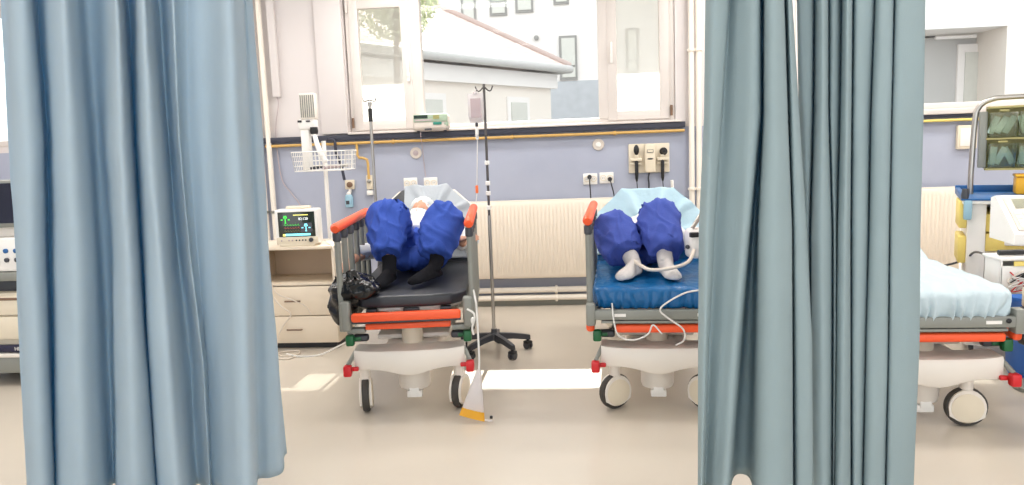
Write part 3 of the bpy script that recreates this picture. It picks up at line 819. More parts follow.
wall_pipe('gas_pipe', [(1.25, YW-.045, 1.527), (3.6, YW-.045, 1.527)], .0125, 'pale_yellow', 'pale yellow pipe under the right window sill', 'pipe', 'yellow gas pipes', [((2.7, YW-.045, 1.527), (1, 0, 0))])
# ------------------------------------------------------------------ wall fittings
def socket(x, z, label, face='label_pink', w=.125, h=.098):
    t = thing('wall_socket', (x, YW, z), label, 'socket', 'square double wall sockets')
    MB().box((0, -.008, 0), (w, .016, h), bevel=.006).build('plate', 'white_plastic', t)
    for sx in (-1, 1):
        f = MB().lathe((sx*w*.24, -.0155, 0), [(.026, 0), (.026, -.004), (.021, -.004), (.021, .006)], axis='Y', n=20).build('socket_face', 'cream_plastic', t)
        for q in (-1, 1): MB().cyl((sx*w*.24+q*.008, -.019, 0), (sx*w*.24+q*.008, -.011, 0), .003, 8).build('hole', 'charcoal', f)
    return t
s1 = socket(-1.490, 1.148, 'left socket of the pair on the wall above the grey-white pillow cloth')
s2 = socket(-1.305, 1.145, 'right socket of the pair on the wall above the grey-white pillow cloth')
s3 = socket(.128, 1.132, 'left of two sockets with black plugs, above the middle stretcher rail')
s4 = socket(.272, 1.137, 'right of two sockets with black plugs, nearer the wall diagnostic set')
def plug(x, z, path, label, sag=0.):
    t = thing('power_plug', (x, YW-.016, z), label, 'plug', 'black power plugs in the sockets')
    MB().lathe((0, 0, 0), [(.018, 0), (.020, -.008), (.018, -.030), (.010, -.042), (.006, -.055)], axis='Y', n=16).build('plug_body', 'black', t)
    MB().tube([(0, -.05, 0)]+[(px-x, py-YW+.016, pz-z) for px, py, pz in path], .0052, 8, smooth=6).build('cord', 'black', t)
plug(.122, 1.150, [(.120, 6.70, 1.12), (.126, 6.70, 1.0), (.130, 6.66, .80), (.16, 6.4, .45), (.24, 6.2, .30)], 'black plug with straight hanging cord in the left socket by the middle stretcher')
plug(.300, 1.125, [(.310, 6.71, 1.08), (.328, 6.71, 1.00), (.345, 6.66, .85), (.36, 6.4, .5), (.40, 6.2, .30)], 'black plug with slanting cord in the right socket by the middle stretcher')
for x, z, lab in ((-1.427, 1.418, 'round white wall cover under the infusion pump'), (.206, 1.432, 'round grey-white wall cover left of the diagnostic set')):
    t = thing('wall_cover', (x, YW, z), lab, 'wall cover', 'round wall covers')
    MB().lathe((0, 0, 0), [(.052, 0), (.052, -.008), (.046, -.014), (.004, -.015)], axis='Y', n=28).build('ring', 'pump_body', t)
    MB().lathe((0, -.0145, 0), [(.024, 0), (.024, -.004), (.018, -.007), (.003, -.007)], axis='Y', n=20).build('button', 'label_grey' if x < 0 else 'white_plastic', t)
# gas outlet at the end of the yellow pipe, vacuum valve with a bottle beside it
t = thing('gas_outlet', (-1.862, YW, 1.15), 'cream oxygen outlet on the wall at the end of the yellow pipe', 'gas outlet')
MB().box((0, -.02, .02), (.058, .04, .13), bevel=.008).build('body', 'cream_plastic', t)
MB().box((0, -.025, -.075), (.056, .05, .045), bevel=.008).build('lower_body', 'white_plastic', t)
MB().lathe((0, -.04, .03), [(.018, 0), (.018, -.012), (.010, -.016)], axis='Y', n=16).build('coupling', 'steel', t)
t = thing('suction_regulator', (-2.047, YW, 1.155), 'cream vacuum regulator on the wall with dark dial, above pale blue bottle', 'regulator')
MB().box((0, -.02, 0), (.085, .04, .085), bevel=.008).build('body', 'cream_plastic', t)
MB().lathe((.005, -.04, .0), [(.026, 0), (.026, -.018), (.020, -.022)], axis='Y', n=20).build('dial', 'brown', t)
MB().cyl((0, -.03, -.04), (0, -.03, -.075), .014, 12).build('connector', 'white_plastic', t)
t = thing('suction_bottle', (-2.06, YW-.035, .95), 'small pale blue bottle hanging under the vacuum regulator', 'bottle')
MB().lathe((0, 0, 0), [(.030, 0), (.037, .008), (.037, .09), (.028, .112), (.018, .118)], n=24).build('bottle', 'blue_solution', t)
MB().lathe((0, 0, .116), [(.021, 0), (.021, .016), (.010, .020), (.010, .03)], n=18).build('cap', 'white_plastic', t)
MB().bx(-.018, .012, -.041, -.036, .03, .062).build('sticker', 'charcoal', t, smooth=False)
# black hose from the trunking to the basket stand
tag(MB().tube([(-2.20, YW-.075, 1.57), (-2.145, YW-.08, 1.55), (-2.135, YW-.08, 1.44), (-2.10, YW-.08, 1.34), (-2.08, YW-.07, 1.20)], .013, 10, smooth=6).build('hose', 'dark_trunk'), 'dark hose dropping from the trunking behind the wire basket', 'hose')
tag(MB().tube([(-2.665, YW-.03, 1.97), (-2.655, YW-.03, 1.90), (-2.70, YW-.02, 1.70), (-2.705, YW-.02, 1.50), (-2.68, YW-.02, 1.22), (-2.60, YW-.03, 1.10), (-2.52, YW-.06, 1.00), (-2.47, YW-.10, .90)], .0045, 8, smooth=6).build('cord', 'label_grey'), 'thin cable hanging on the wall from the white corner casing', 'cable')
# diagnostic set on the wall
t = thing('diagnostic_set', (.645, YW, 1.298), 'beige wall-mounted diagnostic set with two black handles', 'diagnostic set')
MB().box((0, -.012, 0), (.355, .024, .255), bevel=.008).build('back_plate', 'cream_plastic', t)
cb = MB().box((.005, -.045, .0), (.092, .07, .25), bevel=.012, seg=3).build('power_unit', 'cream_plastic', t)
MB().box((.005, -.082, .062), (.055, .004, .026)).build('display', 'charcoal', cb, smooth=False)
MB().box((.005, -.0845, .062), (.047, .004, .018)).build('display_window', 'cream_plastic', cb, smooth=False)
MB().ell((.005, -.080, -.005), (.026, .006, .007)).build('slot', 'black', cb)
for x in (-.115, .115):
    MB().box((x, -.045, -.008), (.10, .05, .028), bevel=.008).build('holder', 'cream_plastic', t)
    MB().box((x, -.035, -.045), (.10, .03, .02), bevel=.006).build('holder', 'cream_plastic', t)
for x, kind in ((-.112, 0), (.112, 1)):
    hnd = MB().lathe((x, -.055, -.20), [(.008, 0), (.014, .03), (.0155, .06), (.0155, .175), (.012, .195)], n=16).build('instrument', 'black', t)
    if kind == 0:
        MB().ell((x, -.058, .075), (.024, .022, .045)).build('otoscope_head', 'black', hnd)
    else:
        MB().lathe((x+.01, -.030, .055), [(.030, 0), (.034, -.012), (.034, -.03), (.020, -.045), (.012, -.065)], axis='Y', n=20).build('ophthalmoscope_head', 'black', hnd)
    MB().lathe((x, -.055, .005), [(.015, 0), (.018, .006), (.018, .018), (.014, .024)], n=14).build('collar', 'cream_plastic', hnd)
    pts = [(x, -.055, -.19), (x+.004, -.055, -.26)]
    for k in range(60):
        a = k*1.05; pts.append((x+.006+.011*math.cos(a), -.055+.011*math.sin(a), -.265-k*.0022))
    pts += [(x+.01, -.05, -.42), (x+.02, -.04, -.55)]
    MB().tube(pts, .004, 6).build('coiled_cord', 'black', hnd)
MB().tube([(.0, -.04, -.12), (-.01, -.04, -.17), (-.005, -.03, -.25), (-.012, -.03, -.55)], .007, 8, smooth=5).build('power_cord', 'charcoal', t)
tag(MB().cyl((.835, YW-.06, 1.10), (.86, YW-.03, .80), .014, 10).build('tube_end', 'white_plastic'), 'short white tube leaning on the wall right of the diagnostic set', 'tube')

# ------------------------------------------------------------------ infusion pump on the sill
t = thing('infusion_pump', (-1.255, YW-.06, 1.600), 'grey-green infusion pump standing on the window sill', 'infusion pump')
b = MB().box((0, -.045, .083), (.325, .11, .145), bevel=.035, seg=4); b.build('body', 'pump_body', t)
MB().box((.005, -.1005, .118), (.30, .012, .066), bevel=.005).build('upper_face', 'pump_green', t)
MB().bx(-.140, -.018, -.110, -.104, .116, .144).build('display', 'lcd', t, smooth=False)
MB().bx(.030, .085, -.110, -.104, .108, .140).build('label_panel', 'olive', t, smooth=False)
MB().bx(-.130, .015, -.108, -.104, .094, .108).build('key_strip', 'label_grey', t, smooth=False)
MB().box((.065, -.101, .070), (.075, .012, .024), bevel=.004).build('key', 'teal', t)
MB().box((.135, -.07, .065), (.05, .06, .045), bevel=.014).build('clamp', 'pump_green', t)
MB().box((-.02, -.095, .020), (.06, .03, .014), bevel=.004).build('latch', 'charcoal', t)
for x in (-.12, .12): MB().cyl((x, -.04, 0), (x, -.04, .016), .014, 12).build('foot', 'charcoal', t)
tag(MB().tube([(-1.345, YW-.145, 1.605), (-1.348, YW-.135, 1.56), (-1.350, YW-.08, 1.45), (-1.352, YW-.03, 1.30), (-1.345, YW-.03, 1.20)], .0035, 6, smooth=6).build('cord', 'label_grey'), 'thin grey cable from the infusion pump down to the wall sockets', 'cable')

# ------------------------------------------------------------------ infusion stand with bag
sx, sy = -.608, 5.25
t = thing('infusion_stand', (sx, sy, 0), 'steel infusion stand on black five-wheeled base between the stretchers', 'infusion stand')
MB().cyl((0, 0, .13), (0, 0, .98), .0125, 14).build('lower_pole', 'steel', t)
MB().cyl((0, 0, .90), (0, 0, 1.88), .009, 12).build('upper_pole', 'dark_steel', t)
for z in (1.02, 1.12, 1.19, 1.33):
    MB().lathe((0, 0, z), [(.012, 0), (.017, .004), (.017, .026), (.012, .03)], n=14).build('clamp_ring', 'white_plastic', t)
hk = MB()
for s_ in (-1, 1):
    hk.tube([(0, 0, 1.865), (s_*.03, 0, 1.835), (s_*.048, 0, 1.838), (s_*.060, 0, 1.866)], .0045, 8, smooth=5)
hk.build('hook', 'dark_steel', t)
MB().lathe((0, 0, .09), [(.03, 0), (.045, .01), (.045, .04), (.022, .055), (.02, .08)], n=20).build('hub', 'charcoal', t)
for k in range(5):
    a = math.radians(-54+72*k); d = Vector((math.cos(a), math.sin(a), 0)); s_ = Vector((-d.y, d.x, 0))
    sec = lambda q, w_, h0, h1: [d*q+s_*w_+Vector((0, 0, h0)), d*q-s_*w_+Vector((0, 0, h0)), d*q-s_*w_*.8+Vector((0, 0, h1)), d*q+s_*w_*.8+Vector((0, 0, h1))]
    m = MB(); vs = [[m.bm.verts.new(p) for p in sec(*q)] for q in ((.02, .022, .095, .14), (.13, .020, .090, .128), (.22, .018, .076, .112), (.262, .014, .070, .102))]
    for A_, B_ in zip(vs, vs[1:]):
        for j in range(4): m.bm.faces.new((A_[j], A_[(j+1) % 4], B_[(j+1) % 4], B_[j]))
    m.bm.faces.new(vs[0]); m.bm.faces.new(vs[-1])
    lg = m.build('leg', 'charcoal', t, angle=25)
    c = d*.245; R_ = RZ(a+.5)
    cs = MB().cyl(c+Vector((0, 0, .05)), c+Vector((0, 0, .085)), .010, 10)
    cs.box(c+Vector((0, 0, .050)), (.052, .05, .022), rot=R_, bevel=.008)
    cs.build('caster', 'black', lg)
    for q in (-1, 1):
        MB().lathe(c+R_ @ Vector((q*.016, 0, .028)), [(.010, -.009), (.026, -.008), (.028, -.004), (.028, .004), (.026, .008), (.010, .009)], axis=R_ @ Vector((1, 0, 0)), n=20).build('wheel', 'charcoal', lg)
t = thing('infusion_bag', (-.668, sy-.005, 1.60), 'clear infusion bag with grey label hanging from the stand', 'infusion bag')
m = MB()
rows = []
for i in range(15):
    v = i/14; w_ = .056*(1-.25*max(0, .25-v)/.25); th = .020*math.sin(PI*min(1, .10+v*.88))+.002
    rows.append([(math.cos(2*PI*j/24)*w_, math.sin(2*PI*j/24)*th, .02+.20*v) for j in range(25)])
m.grid(rows); m.build('bag', 'fluid', t)
MB().bx(-.034, .036, -.0235, -.0215, .055, .185).build('label', 'label_grey', t, smooth=False)
MB().cyl((.0, 0, .218), (.0, 0, .232), .018, 12).tube([(0, 0, .23), (.004, 0, .25), (.012, 0, .245)], .003, 6).build('hanger', 'fluid', t)
MB().cyl((0, 0, -.005), (0, 0, .024), .010, 12).build('port', 'charcoal', t)
MB().lathe((0, 0, -.10), [(.004, 0), (.011, .015), (.012, .075), (.006, .095)], n=16).build('drip_chamber', 'tube', t)
dp = [(0, 0, -.10), (-.008, 0, -.25), (-.018, .005, -.42), (-.02, .01, -.46), (-.03, .0, -.53), (-.055, -.02, -.62), (-.10, -.05, -.68), (-.125, -.10, -.72), (-.09, -.20, -.80), (-.045, -.32, -.92)]
MB().tube(dp, .0032, 8, smooth=6).build('line', 'tube', t)
MB().box((-.0185, .005, -.435), (.020, .018, .055), bevel=.005).build('roller_clamp', 'orange_clamp', t)

# ------------------------------------------------------------------ nightstand with monitor
x0, x1, yf, yb = -2.44, -1.79, 5.42, 5.86
t = thing('nightstand', (0, 0, 0), 'pale beech nightstand with open shelf and two drawers', 'nightstand')
MB().bx(x0, x1, yf-.012, yb, .752, .776, .004).build('top', 'wood', t)
for x in (x0+.002, x1-.024): MB().bx(x, x+.022, yf, yb, .045, .752, .003).build('side_panel', 'wood', t)
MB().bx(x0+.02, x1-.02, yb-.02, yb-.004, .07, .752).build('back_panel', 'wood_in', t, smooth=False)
MB().bx(x0+.02, x1-.02, yf+.01, yb-.02, .478, .498, .003).build('shelf', 'wood', t)
MB().bx(x0+.02, x1-.02, yf+.02, yb-.02, .07, .09).build('bottom_panel', 'wood', t, smooth=False)
for z0, z1 in ((.258, .476), (.048, .252)):
    d = MB().bx(x0+.004, x1-.004, yf-.018, yf, z0, z1, .004).build('drawer', 'wood', t)
    zm = z0+(z1-z0)*.50; xm = -2.125
    MB().tube([(xm-.055, yf-.018, zm), (xm-.050, yf-.034, zm+.002), (xm, yf-.042, zm+.004), (xm+.050, yf-.034, zm+.002), (xm+.055, yf-.018, zm)], .006, 8, smooth=4).build('handle', 'brown', d)
MB().bx(x0+.03, x1-.03, yf+.03, yb-.03, .0, .050).build('plinth', 'black', t, smooth=False)
# patient monitor
t = thing('patient_monitor', (-2.070, 5.50, .776), 'beige patient monitor with lit screen on the nightstand', 'monitor', None, math.radians(4))
MB().box((0, 0, .012), (.26, .15, .024), bevel=.006).build('base', 'cream_plastic', t)
MB().box((0, 0, .145), (.318, .13, .255), bevel=.012, seg=3).build('housing', 'white_plastic', t)
MB().box((0, .02, .282), (.18, .06, .022), bevel=.009, seg=3).build('handle', 'cream_plastic', t)
MB().box((0, -.068, .043), (.306, .012, .052), bevel=.005).build('button_panel', 'cream_plastic', t)
sc = MB().box((.002, -.066, .163), (.272, .006, .184), bevel=.003).build('screen', 'screen_dark', t)
def glow(m, x0, x1, z0, z1): MB().bx(.002+x0, .002+x1, -.0712, -.069, .163+z0, .163+z1).build('readout', m, sc, smooth=False)
glow('glow_yellow', -.02, .09, .066, .072); glow('glow_yellow', -.105, -.085, -.086, -.070); glow('glow_cyan', -.085, .10, -.084, -.068)
glow('screen_navy', .028, .115, -.060, .010); 
for ox, oz, m_ in ((-.080, .040, 'glow_green'), (.070, -.022, 'glow_cyan')):
    g_ = MB()
    def br(x, z, w_, h_): g_.bx(.002+ox+x-w_/2, .002+ox+x+w_/2, -.0722, -.0705, .163+oz+z-h_/2, .163+oz+z+h_/2)
    br(0, -.010, .007, .042); br(0, .020, .020, .012); br(-.010, .012, .006, .012); br(.010, .012, .006, .012)
    br(-.026, -.004, .014, .008); br(.026, -.004, .014, .008); br(0, -.028, .012, .006)
    g_.build('symbol', m_, sc, smooth=False)
text('readout', '82:120', .026, 'glow_white', sc, (.055, -.0725, .163+.040), FACE, .0004)
for k in range(3):
    pts = []
    for i in range(60):
        u = i/59; x = -.095+.12*u; q = (u*6) % 1
        pts.append((.002+x, -.0715, .163-.005-.022*k+(.010*math.exp(-((q-.5)/.06)**2)-.003*math.exp(-((q-.62)/.05)**2)+.002*math.sin(q*6.28))))
    MB().tube(pts, .0008, 4).build('trace', ('glow_green', 'glow_red', 'olive')[k], sc)
for x in (-.115, -.060, -.035, -.005, .018, .042, .064):
    MB().lathe((x, -.073, .045), [(.006, 0), (.006, -.003), (.003, -.004)], axis='Y', n=12).build('button', 'charcoal' if x > -.02 else 'label_grey', t)
MB().lathe((.105, -.073, .046), [(.016, 0), (.016, -.012), (.012, -.016)], axis='Y', n=20).build('knob', 'charcoal', t)
tag(MB().tube([(-1.90, 5.56, .80), (-1.86, 5.50, .782), (-1.83, 5.45, .784), (-1.80, 5.41, .775), (-1.775, 5.37, .74), (-1.77, 5.36, .70)], .004, 8, smooth=6).build('cable', 'cable_beige'), 'beige cable lying on the nightstand top right of the monitor', 'cable')
tag(MB().tube([(-2.38, 5.39, .74), (-2.33, 5.37, .55), (-2.26, 5.36, .42), (-2.20, 5.36, .34), (-2.13, 5.36, .28), (-2.19, 5.37, .20), (-2.235, 5.36, .12), (-2.245, 5.33, .02), (-2.16, 5.20, .006), (-2.06, 5.24, .006), (-2.08, 5.33, .006), (-2.20, 5.30, .008), (-2.24, 5.18, .006), (-2.10, 5.12, .006), (-2.05, 5.18, .006)], .0052, 8, smooth=6).build('cable', 'cable_beige'), 'beige cable looping over the drawers and coiled on the floor', 'cable')
tag(MB().tube([(-2.30, 5.38, .62), (-2.24, 5.37, .45), (-2.12, 5.36, .39), (-2.02, 5.365, .34), (-1.98, 5.375, .27)], .004, 8, smooth=6).build('cable', 'cable_beige'), 'thin beige cable drooping across the upper drawer', 'cable')
tag(MB().tube([(-2.14, 5.25, .008), (-2.02, 5.18, .008), (-1.88, 5.20, .01), (-1.70, 5.10, .10), (-1.52, 4.85, .22), (-1.40, 4.55, .36), (-1.32, 4.35, .46)], .006, 8, smooth=8).build('cable', 'tube'), 'pale cable rising from the floor to the left stretcher', 'cable')

# ------------------------------------------------------------------ wire basket stand
bx_, by_ = -2.065, 6.18
t = thing('basket_stand', (bx_, by_, 0), 'white stand carrying a wire basket behind the nightstand', 'stand')
MB().cyl((0, 0, .08), (0, 0, 1.55), .018, 16).build('pole', 'white_plastic', t)
MB().lathe((0, 0, .0), [(.20, 0), (.20, .02), (.05, .06), (.02, .09)], n=24).build('base', 'white_plastic', t)
wire = MB(); hwx, hwy = .225, .15
def ringpts(z, k): return [(sx_*hwx*k, sy_*hwy*k, z) for sx_, sy_ in ((-1, -1), (1, -1), (1, 1), (-1, 1))]
for z, k in ((1.31, .93), (1.35, .95), (1.39, .97), (1.43, .985), (1.465, 1.0)):
    q = ringpts(z, k); wire.tube(q+[q[0]], .0045 if z > 1.46 or z < 1.32 else .0028, 6)
for i in range(15):
    u = -1+2*i/14
    for s_ in (-1, 1): wire.tube([(u*hwx, s_*hwy, 1.465), (u*hwx*.93, s_*hwy*.93, 1.31)], .0028, 6)
    wire.tube([(u*hwx*.93, -hwy*.93, 1.31), (u*hwx*.93, hwy*.93, 1.31)], .0025, 6)
for i in range(8):
    u = -1+2*i/7
    for s_ in (-1, 1): wire.tube([(s_*hwx, u*hwy, 1.465), (s_*hwx*.93, u*hwy*.93, 1.31)], .0028, 6)
wire.build('wire_basket', 'white_plastic', t, angle=70)
t = thing('nebulizer_device', (-2.19, 6.14, 1.318), 'white device with ribbed grey canister standing in the wire basket', 'medical device')
MB().box((-.005, 0, .165), (.075, .06, .33), bevel=.012).build('body', 'white_plastic', t)
MB().box((.02, 0, .37), (.15, .08, .09), bevel=.02, seg=3).build('head_unit', 'white_plastic', t)
MB().box((-.035, -.045, .395), (.035, .012, .018), bevel=.004).build('switch', 'black', t)
MB().box((.035, -.045, .395), (.035, .012, .012), bevel=.004).build('switch', 'charcoal', t)
MB().lathe((.075, -.03, .315), [(.03, -.025), (.034, .0), (.03, .03)], n=16).build('nozzle_ring', 'black', t)
prof = []
for k in range(11): prof += [(.060, .02*k), (.055, .02*k+.01)]
m = MB().box((.035, 0, .515), (.125, .085, .21), bevel=.008)
m.build('canister', 'bed_white', t)
for k in range(7): MB().bx(-.02+k*.0175, -.012+k*.0175, -.047, -.041, .425, .605).build('rib', 'grey_paint', t, smooth=False)
MB().tube([(.075, -.03, .30), (.10, -.06, .22), (.135, -.08, .13), (.17, -.08, .06)], [.018, .020, .022, .026], 14, smooth=6).build('hose', 'white_plastic', t)
for i, (x, y, z, L_, a, c, lab) in enumerate(((-2.11, 6.09, 1.335, .10, .3, 'charcoal', 'dark instrument lying in the wire basket left of the hose'), (-1.99, 6.08, 1.335, .14, -.2, 'label_grey', 'grey instrument lying in the wire basket right of the hose'), (-1.93, 6.13, 1.34, .12, .5, 'steel', 'steel instrument at the right end of the wire basket'))):
    d = Vector((math.cos(a), math.sin(a), .1))*L_/2; c0_ = Vector((x, y, z))
    tag(MB().tube([c0_-d, c0_, c0_+d], [.010, .014, .008], 10).ell(c0_+d, (.016, .014, .014)).build('instrument', c), lab, 'instrument', 'instruments in the wire basket')

# ------------------------------------------------------------------ bags on the left stretcher
b = MB(); b.ell((-1.265, 4.12, .690), (.125, .12, .095)); b.ell((-1.19, 4.06, .705), (.085, .08, .055)); b.ell((-1.32, 4.10, .625), (.072, .09, .13))
b.tube([(-1.27, 4.09, .735), (-1.26, 4.07, .765), (-1.25, 4.05, .775)], [.05, .030, .04], 14)
o = remesh('rubbish_bag', b, 'bag_black', None, voxel=.009, smooth_it=2, wr=.028, wscale=.115, ridged=True, seed=1.7)
tag(o, 'crumpled glossy black plastic bag on the left stretcher corner', 'bag')
t = thing('urine_bag', (-.575, 3.92, 0), 'drainage bag with yellow urine hanging to the floor from the left stretcher', 'urine bag')
def bag_rows(z0, z1, n=12):
    rows = []
    for i in range(n):
        v = i/(n-1); z = z0+(z1-z0)*v; q = z/.27
        cx = .03-.045*(1-q)+.0; w_ = .072-.060*q; th = .004+.016*math.sin(PI*min(1, .15+(1-q)*.8))
        rows.append([(cx+math.cos(2*PI*j/20)*w_, math.sin(2*PI*j/20)*th-.05*(1-q), z-.02*math.cos(2*PI*j/20)*(1-q)+.006) for j in range(21)])
    return rows
MB().grid(bag_rows(.062, .27)).build('bag', 'fluid', t)
MB().grid(bag_rows(.018, .064)).build('urine', 'urine', t)
MB().tube([(.03, 0, .27), (.035, .0, .36), (.03, .02, .60), (.02, .05, .66), (-.03, .30, .70)], .0055, 8, smooth=6).build('drain_tube', 'tube', t)
MB().tube([(.06, -.06, .02), (.085, -.07, .018), (.10, -.07, .02)], .005, 8).build('outlet', 'fluid', t)
MB().box((.095, -.07, .038), (.016, .014, .016), bevel=.004).build('outlet_clamp', 'black', t)
tag(MB().tube([(-.60, 3.965, .60), (-.565, 3.955, .58), (-.56, 3.95, .55), (-.575, 3.955, .50), (-.57, 3.96, .46)], .006, 8, smooth=5).ell((-.57, 3.95, .54), (.012, .012, .02)).build('bag_hook', 'tube'), 'clear hook and strap tying the urine tube to the left stretcher', 'hook')

# ------------------------------------------------------------------ device and hoses on the middle stretcher
c = P(692, 240, 4.30)
t = thing('ventilator_unit', c, 'white portable device with hose resting on the right of the middle stretcher', 'medical device')
MB().box((.05, .03, -.02), (.15, .12, .17), rot=RZ(.3), bevel=.028, seg=4).build('housing', 'white_plastic', t)
MB().box((.005, -.045, .035), (.05, .03, .028), rot=RZ(.3), bevel=.006).build('port', 'black', t)
MB().lathe((-.028, -.02, -.035), [(.012, 0), (.012, -.01), (.006, -.014)], axis='Y', n=14).build('knob', 'charcoal', t)
MB().tube([(.0, -.02, .07), (.06, .02, .15)], .012, 10).build('carry_bar', 'steel', t)
h0 = P(690, 258, 4.16)
pts = [P(694, 250, 4.24), P(688, 262, 4.16), P(672, 268, 4.15), P(655, 270, 4.16), P(645, 268, 4.20), P(630, 258, 4.36)]
tag(MB().tube(pts, .010, 10, smooth=6).build('hose', 'cable_beige'), 'thick beige hose curling over the white-socked feet', 'hose')
pts = [P(700, 290, 3.99), P(685, 293, 3.96), P(668, 302, 3.93), P(660, 310, 3.93), P(668, 318, 3.92), P(683, 329, 3.92), P(684, 340, 3.93), P(676, 345, 3.95)]
tag(MB().tube(pts, .0048, 8, smooth=6).build('tube', 'tube'), 'thin clear tube hanging off the foot of the blue sheet, right side', 'tube', 'thin tubes hanging off the middle stretcher')
pts = [P(612, 303, 3.95), P(614, 322, 3.93), P(619, 336, 3.92), P(634, 340, 3.92), P(648, 334, 3.92), P(653, 325, 3.925), P(662, 334, 3.92)]
tag(MB().tube(pts, .0042, 8, smooth=6).build('tube', 'tube'), 'thin clear tube looping below the crossbar of the middle stretcher, left side', 'tube', 'thin tubes hanging off the middle stretcher')
# ------------------------------------------------------------------ trolley at the right
TRP = Vector((2.41, 4.90, 0)); TRA = math.radians(-22)
def turn(o):
    m = Matrix.Translation(TRP) @ Matrix.Rotation(TRA, 4, 'Z') @ Matrix.Translation(-TRP)
    o.matrix_world = m @ Matrix.Translation(o.location); return o
t = thing('medical_trolley', (0, 0, 0), 'white medical trolley with tubular arch and blue tray at the right edge', 'trolley')
tx0, tx1, ty0, ty1 = 2.41, 3.35, 4.90, 5.45
for x in (tx0, tx1-.10):
    MB().bx(x, x+.10, ty0, ty1, .10, 1.00, .012).build('side_panel', 'white_plastic', t)
MB().bx(tx0+.1, tx1-.1, ty1-.03, ty1, .10, 1.00).build('back_panel', 'bed_white', t, smooth=False)
MB().bx(tx0-.03, tx1+.03, ty0-.03, ty1+.02, .995, 1.02, .006).build('top', 'white_plastic', t)
tr_ = MB()
tr_.bx(tx0-.04, tx1+.04, ty1-.01, ty1+.02, 1.02, 1.075, .006).bx(tx0-.04, tx0-.01, ty0-.02, ty1+.02, 1.02, 1.06, .006).bx(tx1+.01, tx1+.04, ty0-.02, ty1+.02, 1.02, 1.06, .006).bx(tx0-.04, tx1+.04, ty0-.035, ty1, 1.018, 1.03, .003)
tr_.build('tray', 'blue_tray', t)
MB().lathe((tx0-.02, ty0-.02, 1.03), [(.02, 0), (.022, .02), (.016, .06)], n=16).build('bumper', 'charcoal', t)
MB().bx(tx0-.025, tx0+.02, ty0-.045, ty0+.0, .90, 1.02, .01).build('corner', 'blue_solution', t)
for z in (.70, .82):
    d = MB().bx(tx0+.10, tx1-.10, ty0+.02, ty1-.04, z, z+.11, .006).build('drawer', 'pale_yellow', t)
    MB().bx(tx0+.20, tx1-.20, ty0+.0, ty0+.02, z+.04, z+.07, .005).build('handle', 'white_plastic', d)
for z0 in (.62, .84): MB().bx(tx0-.045, tx0+.0, ty0+.03, ty0+.33, z0, z0+.17, .008).build('side_bin', 'pale_yellow', t)
MB().bx(tx0+.05, tx1-.05, ty0, ty1, .10, .16, .01).build('bottom_shelf', 'white_plastic', t)
for x in (tx0+.05, tx1-.05):
    for y in (ty0+.06, ty1-.06):
        w_ = MB().box((x, y, .09), (.03, .05, .05), bevel=.008).build('caster', 'charcoal', t)
        MB().lathe((x, y, .04), [(.02, -.012), (.040, -.010), (.040, .010), (.02, .012)], axis='X', n=20).build('wheel', 'tyre', w_)
ya = 5.25
MB().tube([(tx0+.035, ya, 1.02), (tx0+.035, ya, 1.18), (tx0+.045, ya, 1.50), (tx0+.065, ya, 1.59), (tx0+.13, ya, 1.635), (tx0+.25, ya, 1.645), (tx1-.2, ya, 1.645), (tx1-.08, ya, 1.60), (tx1-.05, ya, 1.50), (tx1-.05, ya, 1.02)], .017, 14, smooth=5).build('arch', 'steel', t)
MB().bx(tx0+.07, tx0+.115, ya-.02, ya+.05, 1.20, 1.56, .006).build('rack_post', 'grey_paint', t)
rk = MB().bx(tx0+.11, tx1-.1, ya+.05, ya+.07, 1.19, 1.58).bx(tx0+.11, tx1-.1, ya-.06, ya+.07, 1.575, 1.59, .003).bx(tx0+.11, tx1-.1, ya-.05, ya+.07, 1.38, 1.39).bx(tx0+.11, tx1-.1, ya-.05, ya+.07, 1.185, 1.197)
rk.build('rack', 'bin_olive', t, smooth=False)
for r_, zb in ((0, 1.20), (1, 1.395)):
    for k in range(4):
        x = tx0+.125+k*.158
        b_ = MB().prism([(x, ya-.04, zb), (x, ya-.095, zb+.155), (x, ya-.085, zb+.155), (x, ya-.03, zb+.008), (x, ya+.04, zb+.008), (x, ya+.04, zb)], (.145, 0, 0))
        b_.prism([(x, ya-.04, zb), (x, ya-.09, zb+.155), (x, ya+.04, zb+.155), (x, ya+.04, zb)], (.006, 0, 0)).prism([(x+.139, ya-.04, zb), (x+.139, ya-.09, zb+.155), (x+.139, ya+.04, zb+.155), (x+.139, ya+.04, zb)], (.006, 0, 0))
        bn = b_.build('tilt_bin', 'bin_clear', t, smooth=False)
        MB().box((x+.072, ya-.075, zb+.166), (.05, .02, .012), bevel=.003).build('catch', 'bin_olive', bn)
turn(t)
rnd = random.Random(5)
for r_, zb in ((0, 1.215), (1, 1.41)):
    for k in range(3):
        for q in range(3):
            x = tx0+.150+k*.158+q*.043; a = rnd.uniform(-.5, .5)
            tag(turn(MB().box((x, ya-.005, zb+.062), (.038, .006+.01*rnd.random(), .115), rot=RY(a) @ RX(rnd.uniform(-.15, .15)), bevel=.0025).build('packet', 'packet')),
                'small pale sterile packet in a %s tilt bin of the rack on the trolley' % ('lower' if r_ == 0 else 'upper'), 'packet', 'packets in the %s tilt bins' % ('lower' if r_ == 0 else 'upper'))
t = thing('sharps_box', (2.90, 5.06, 1.032), 'yellow box standing on the blue trolley tray', 'box')
MB().box((0, 0, .055), (.24, .14, .11), bevel=.012).build('body', 'yellow', t)
MB().box((0, 0, .118), (.25, .15, .018), bevel=.006).build('lid', 'yellow', t)
MB().lathe((0, 0, .125), [(.035, 0), (.032, .012), (.02, .014)], n=18).build('cap', 'orange_clamp', t); t.rotation_euler = (0, 0, TRA)
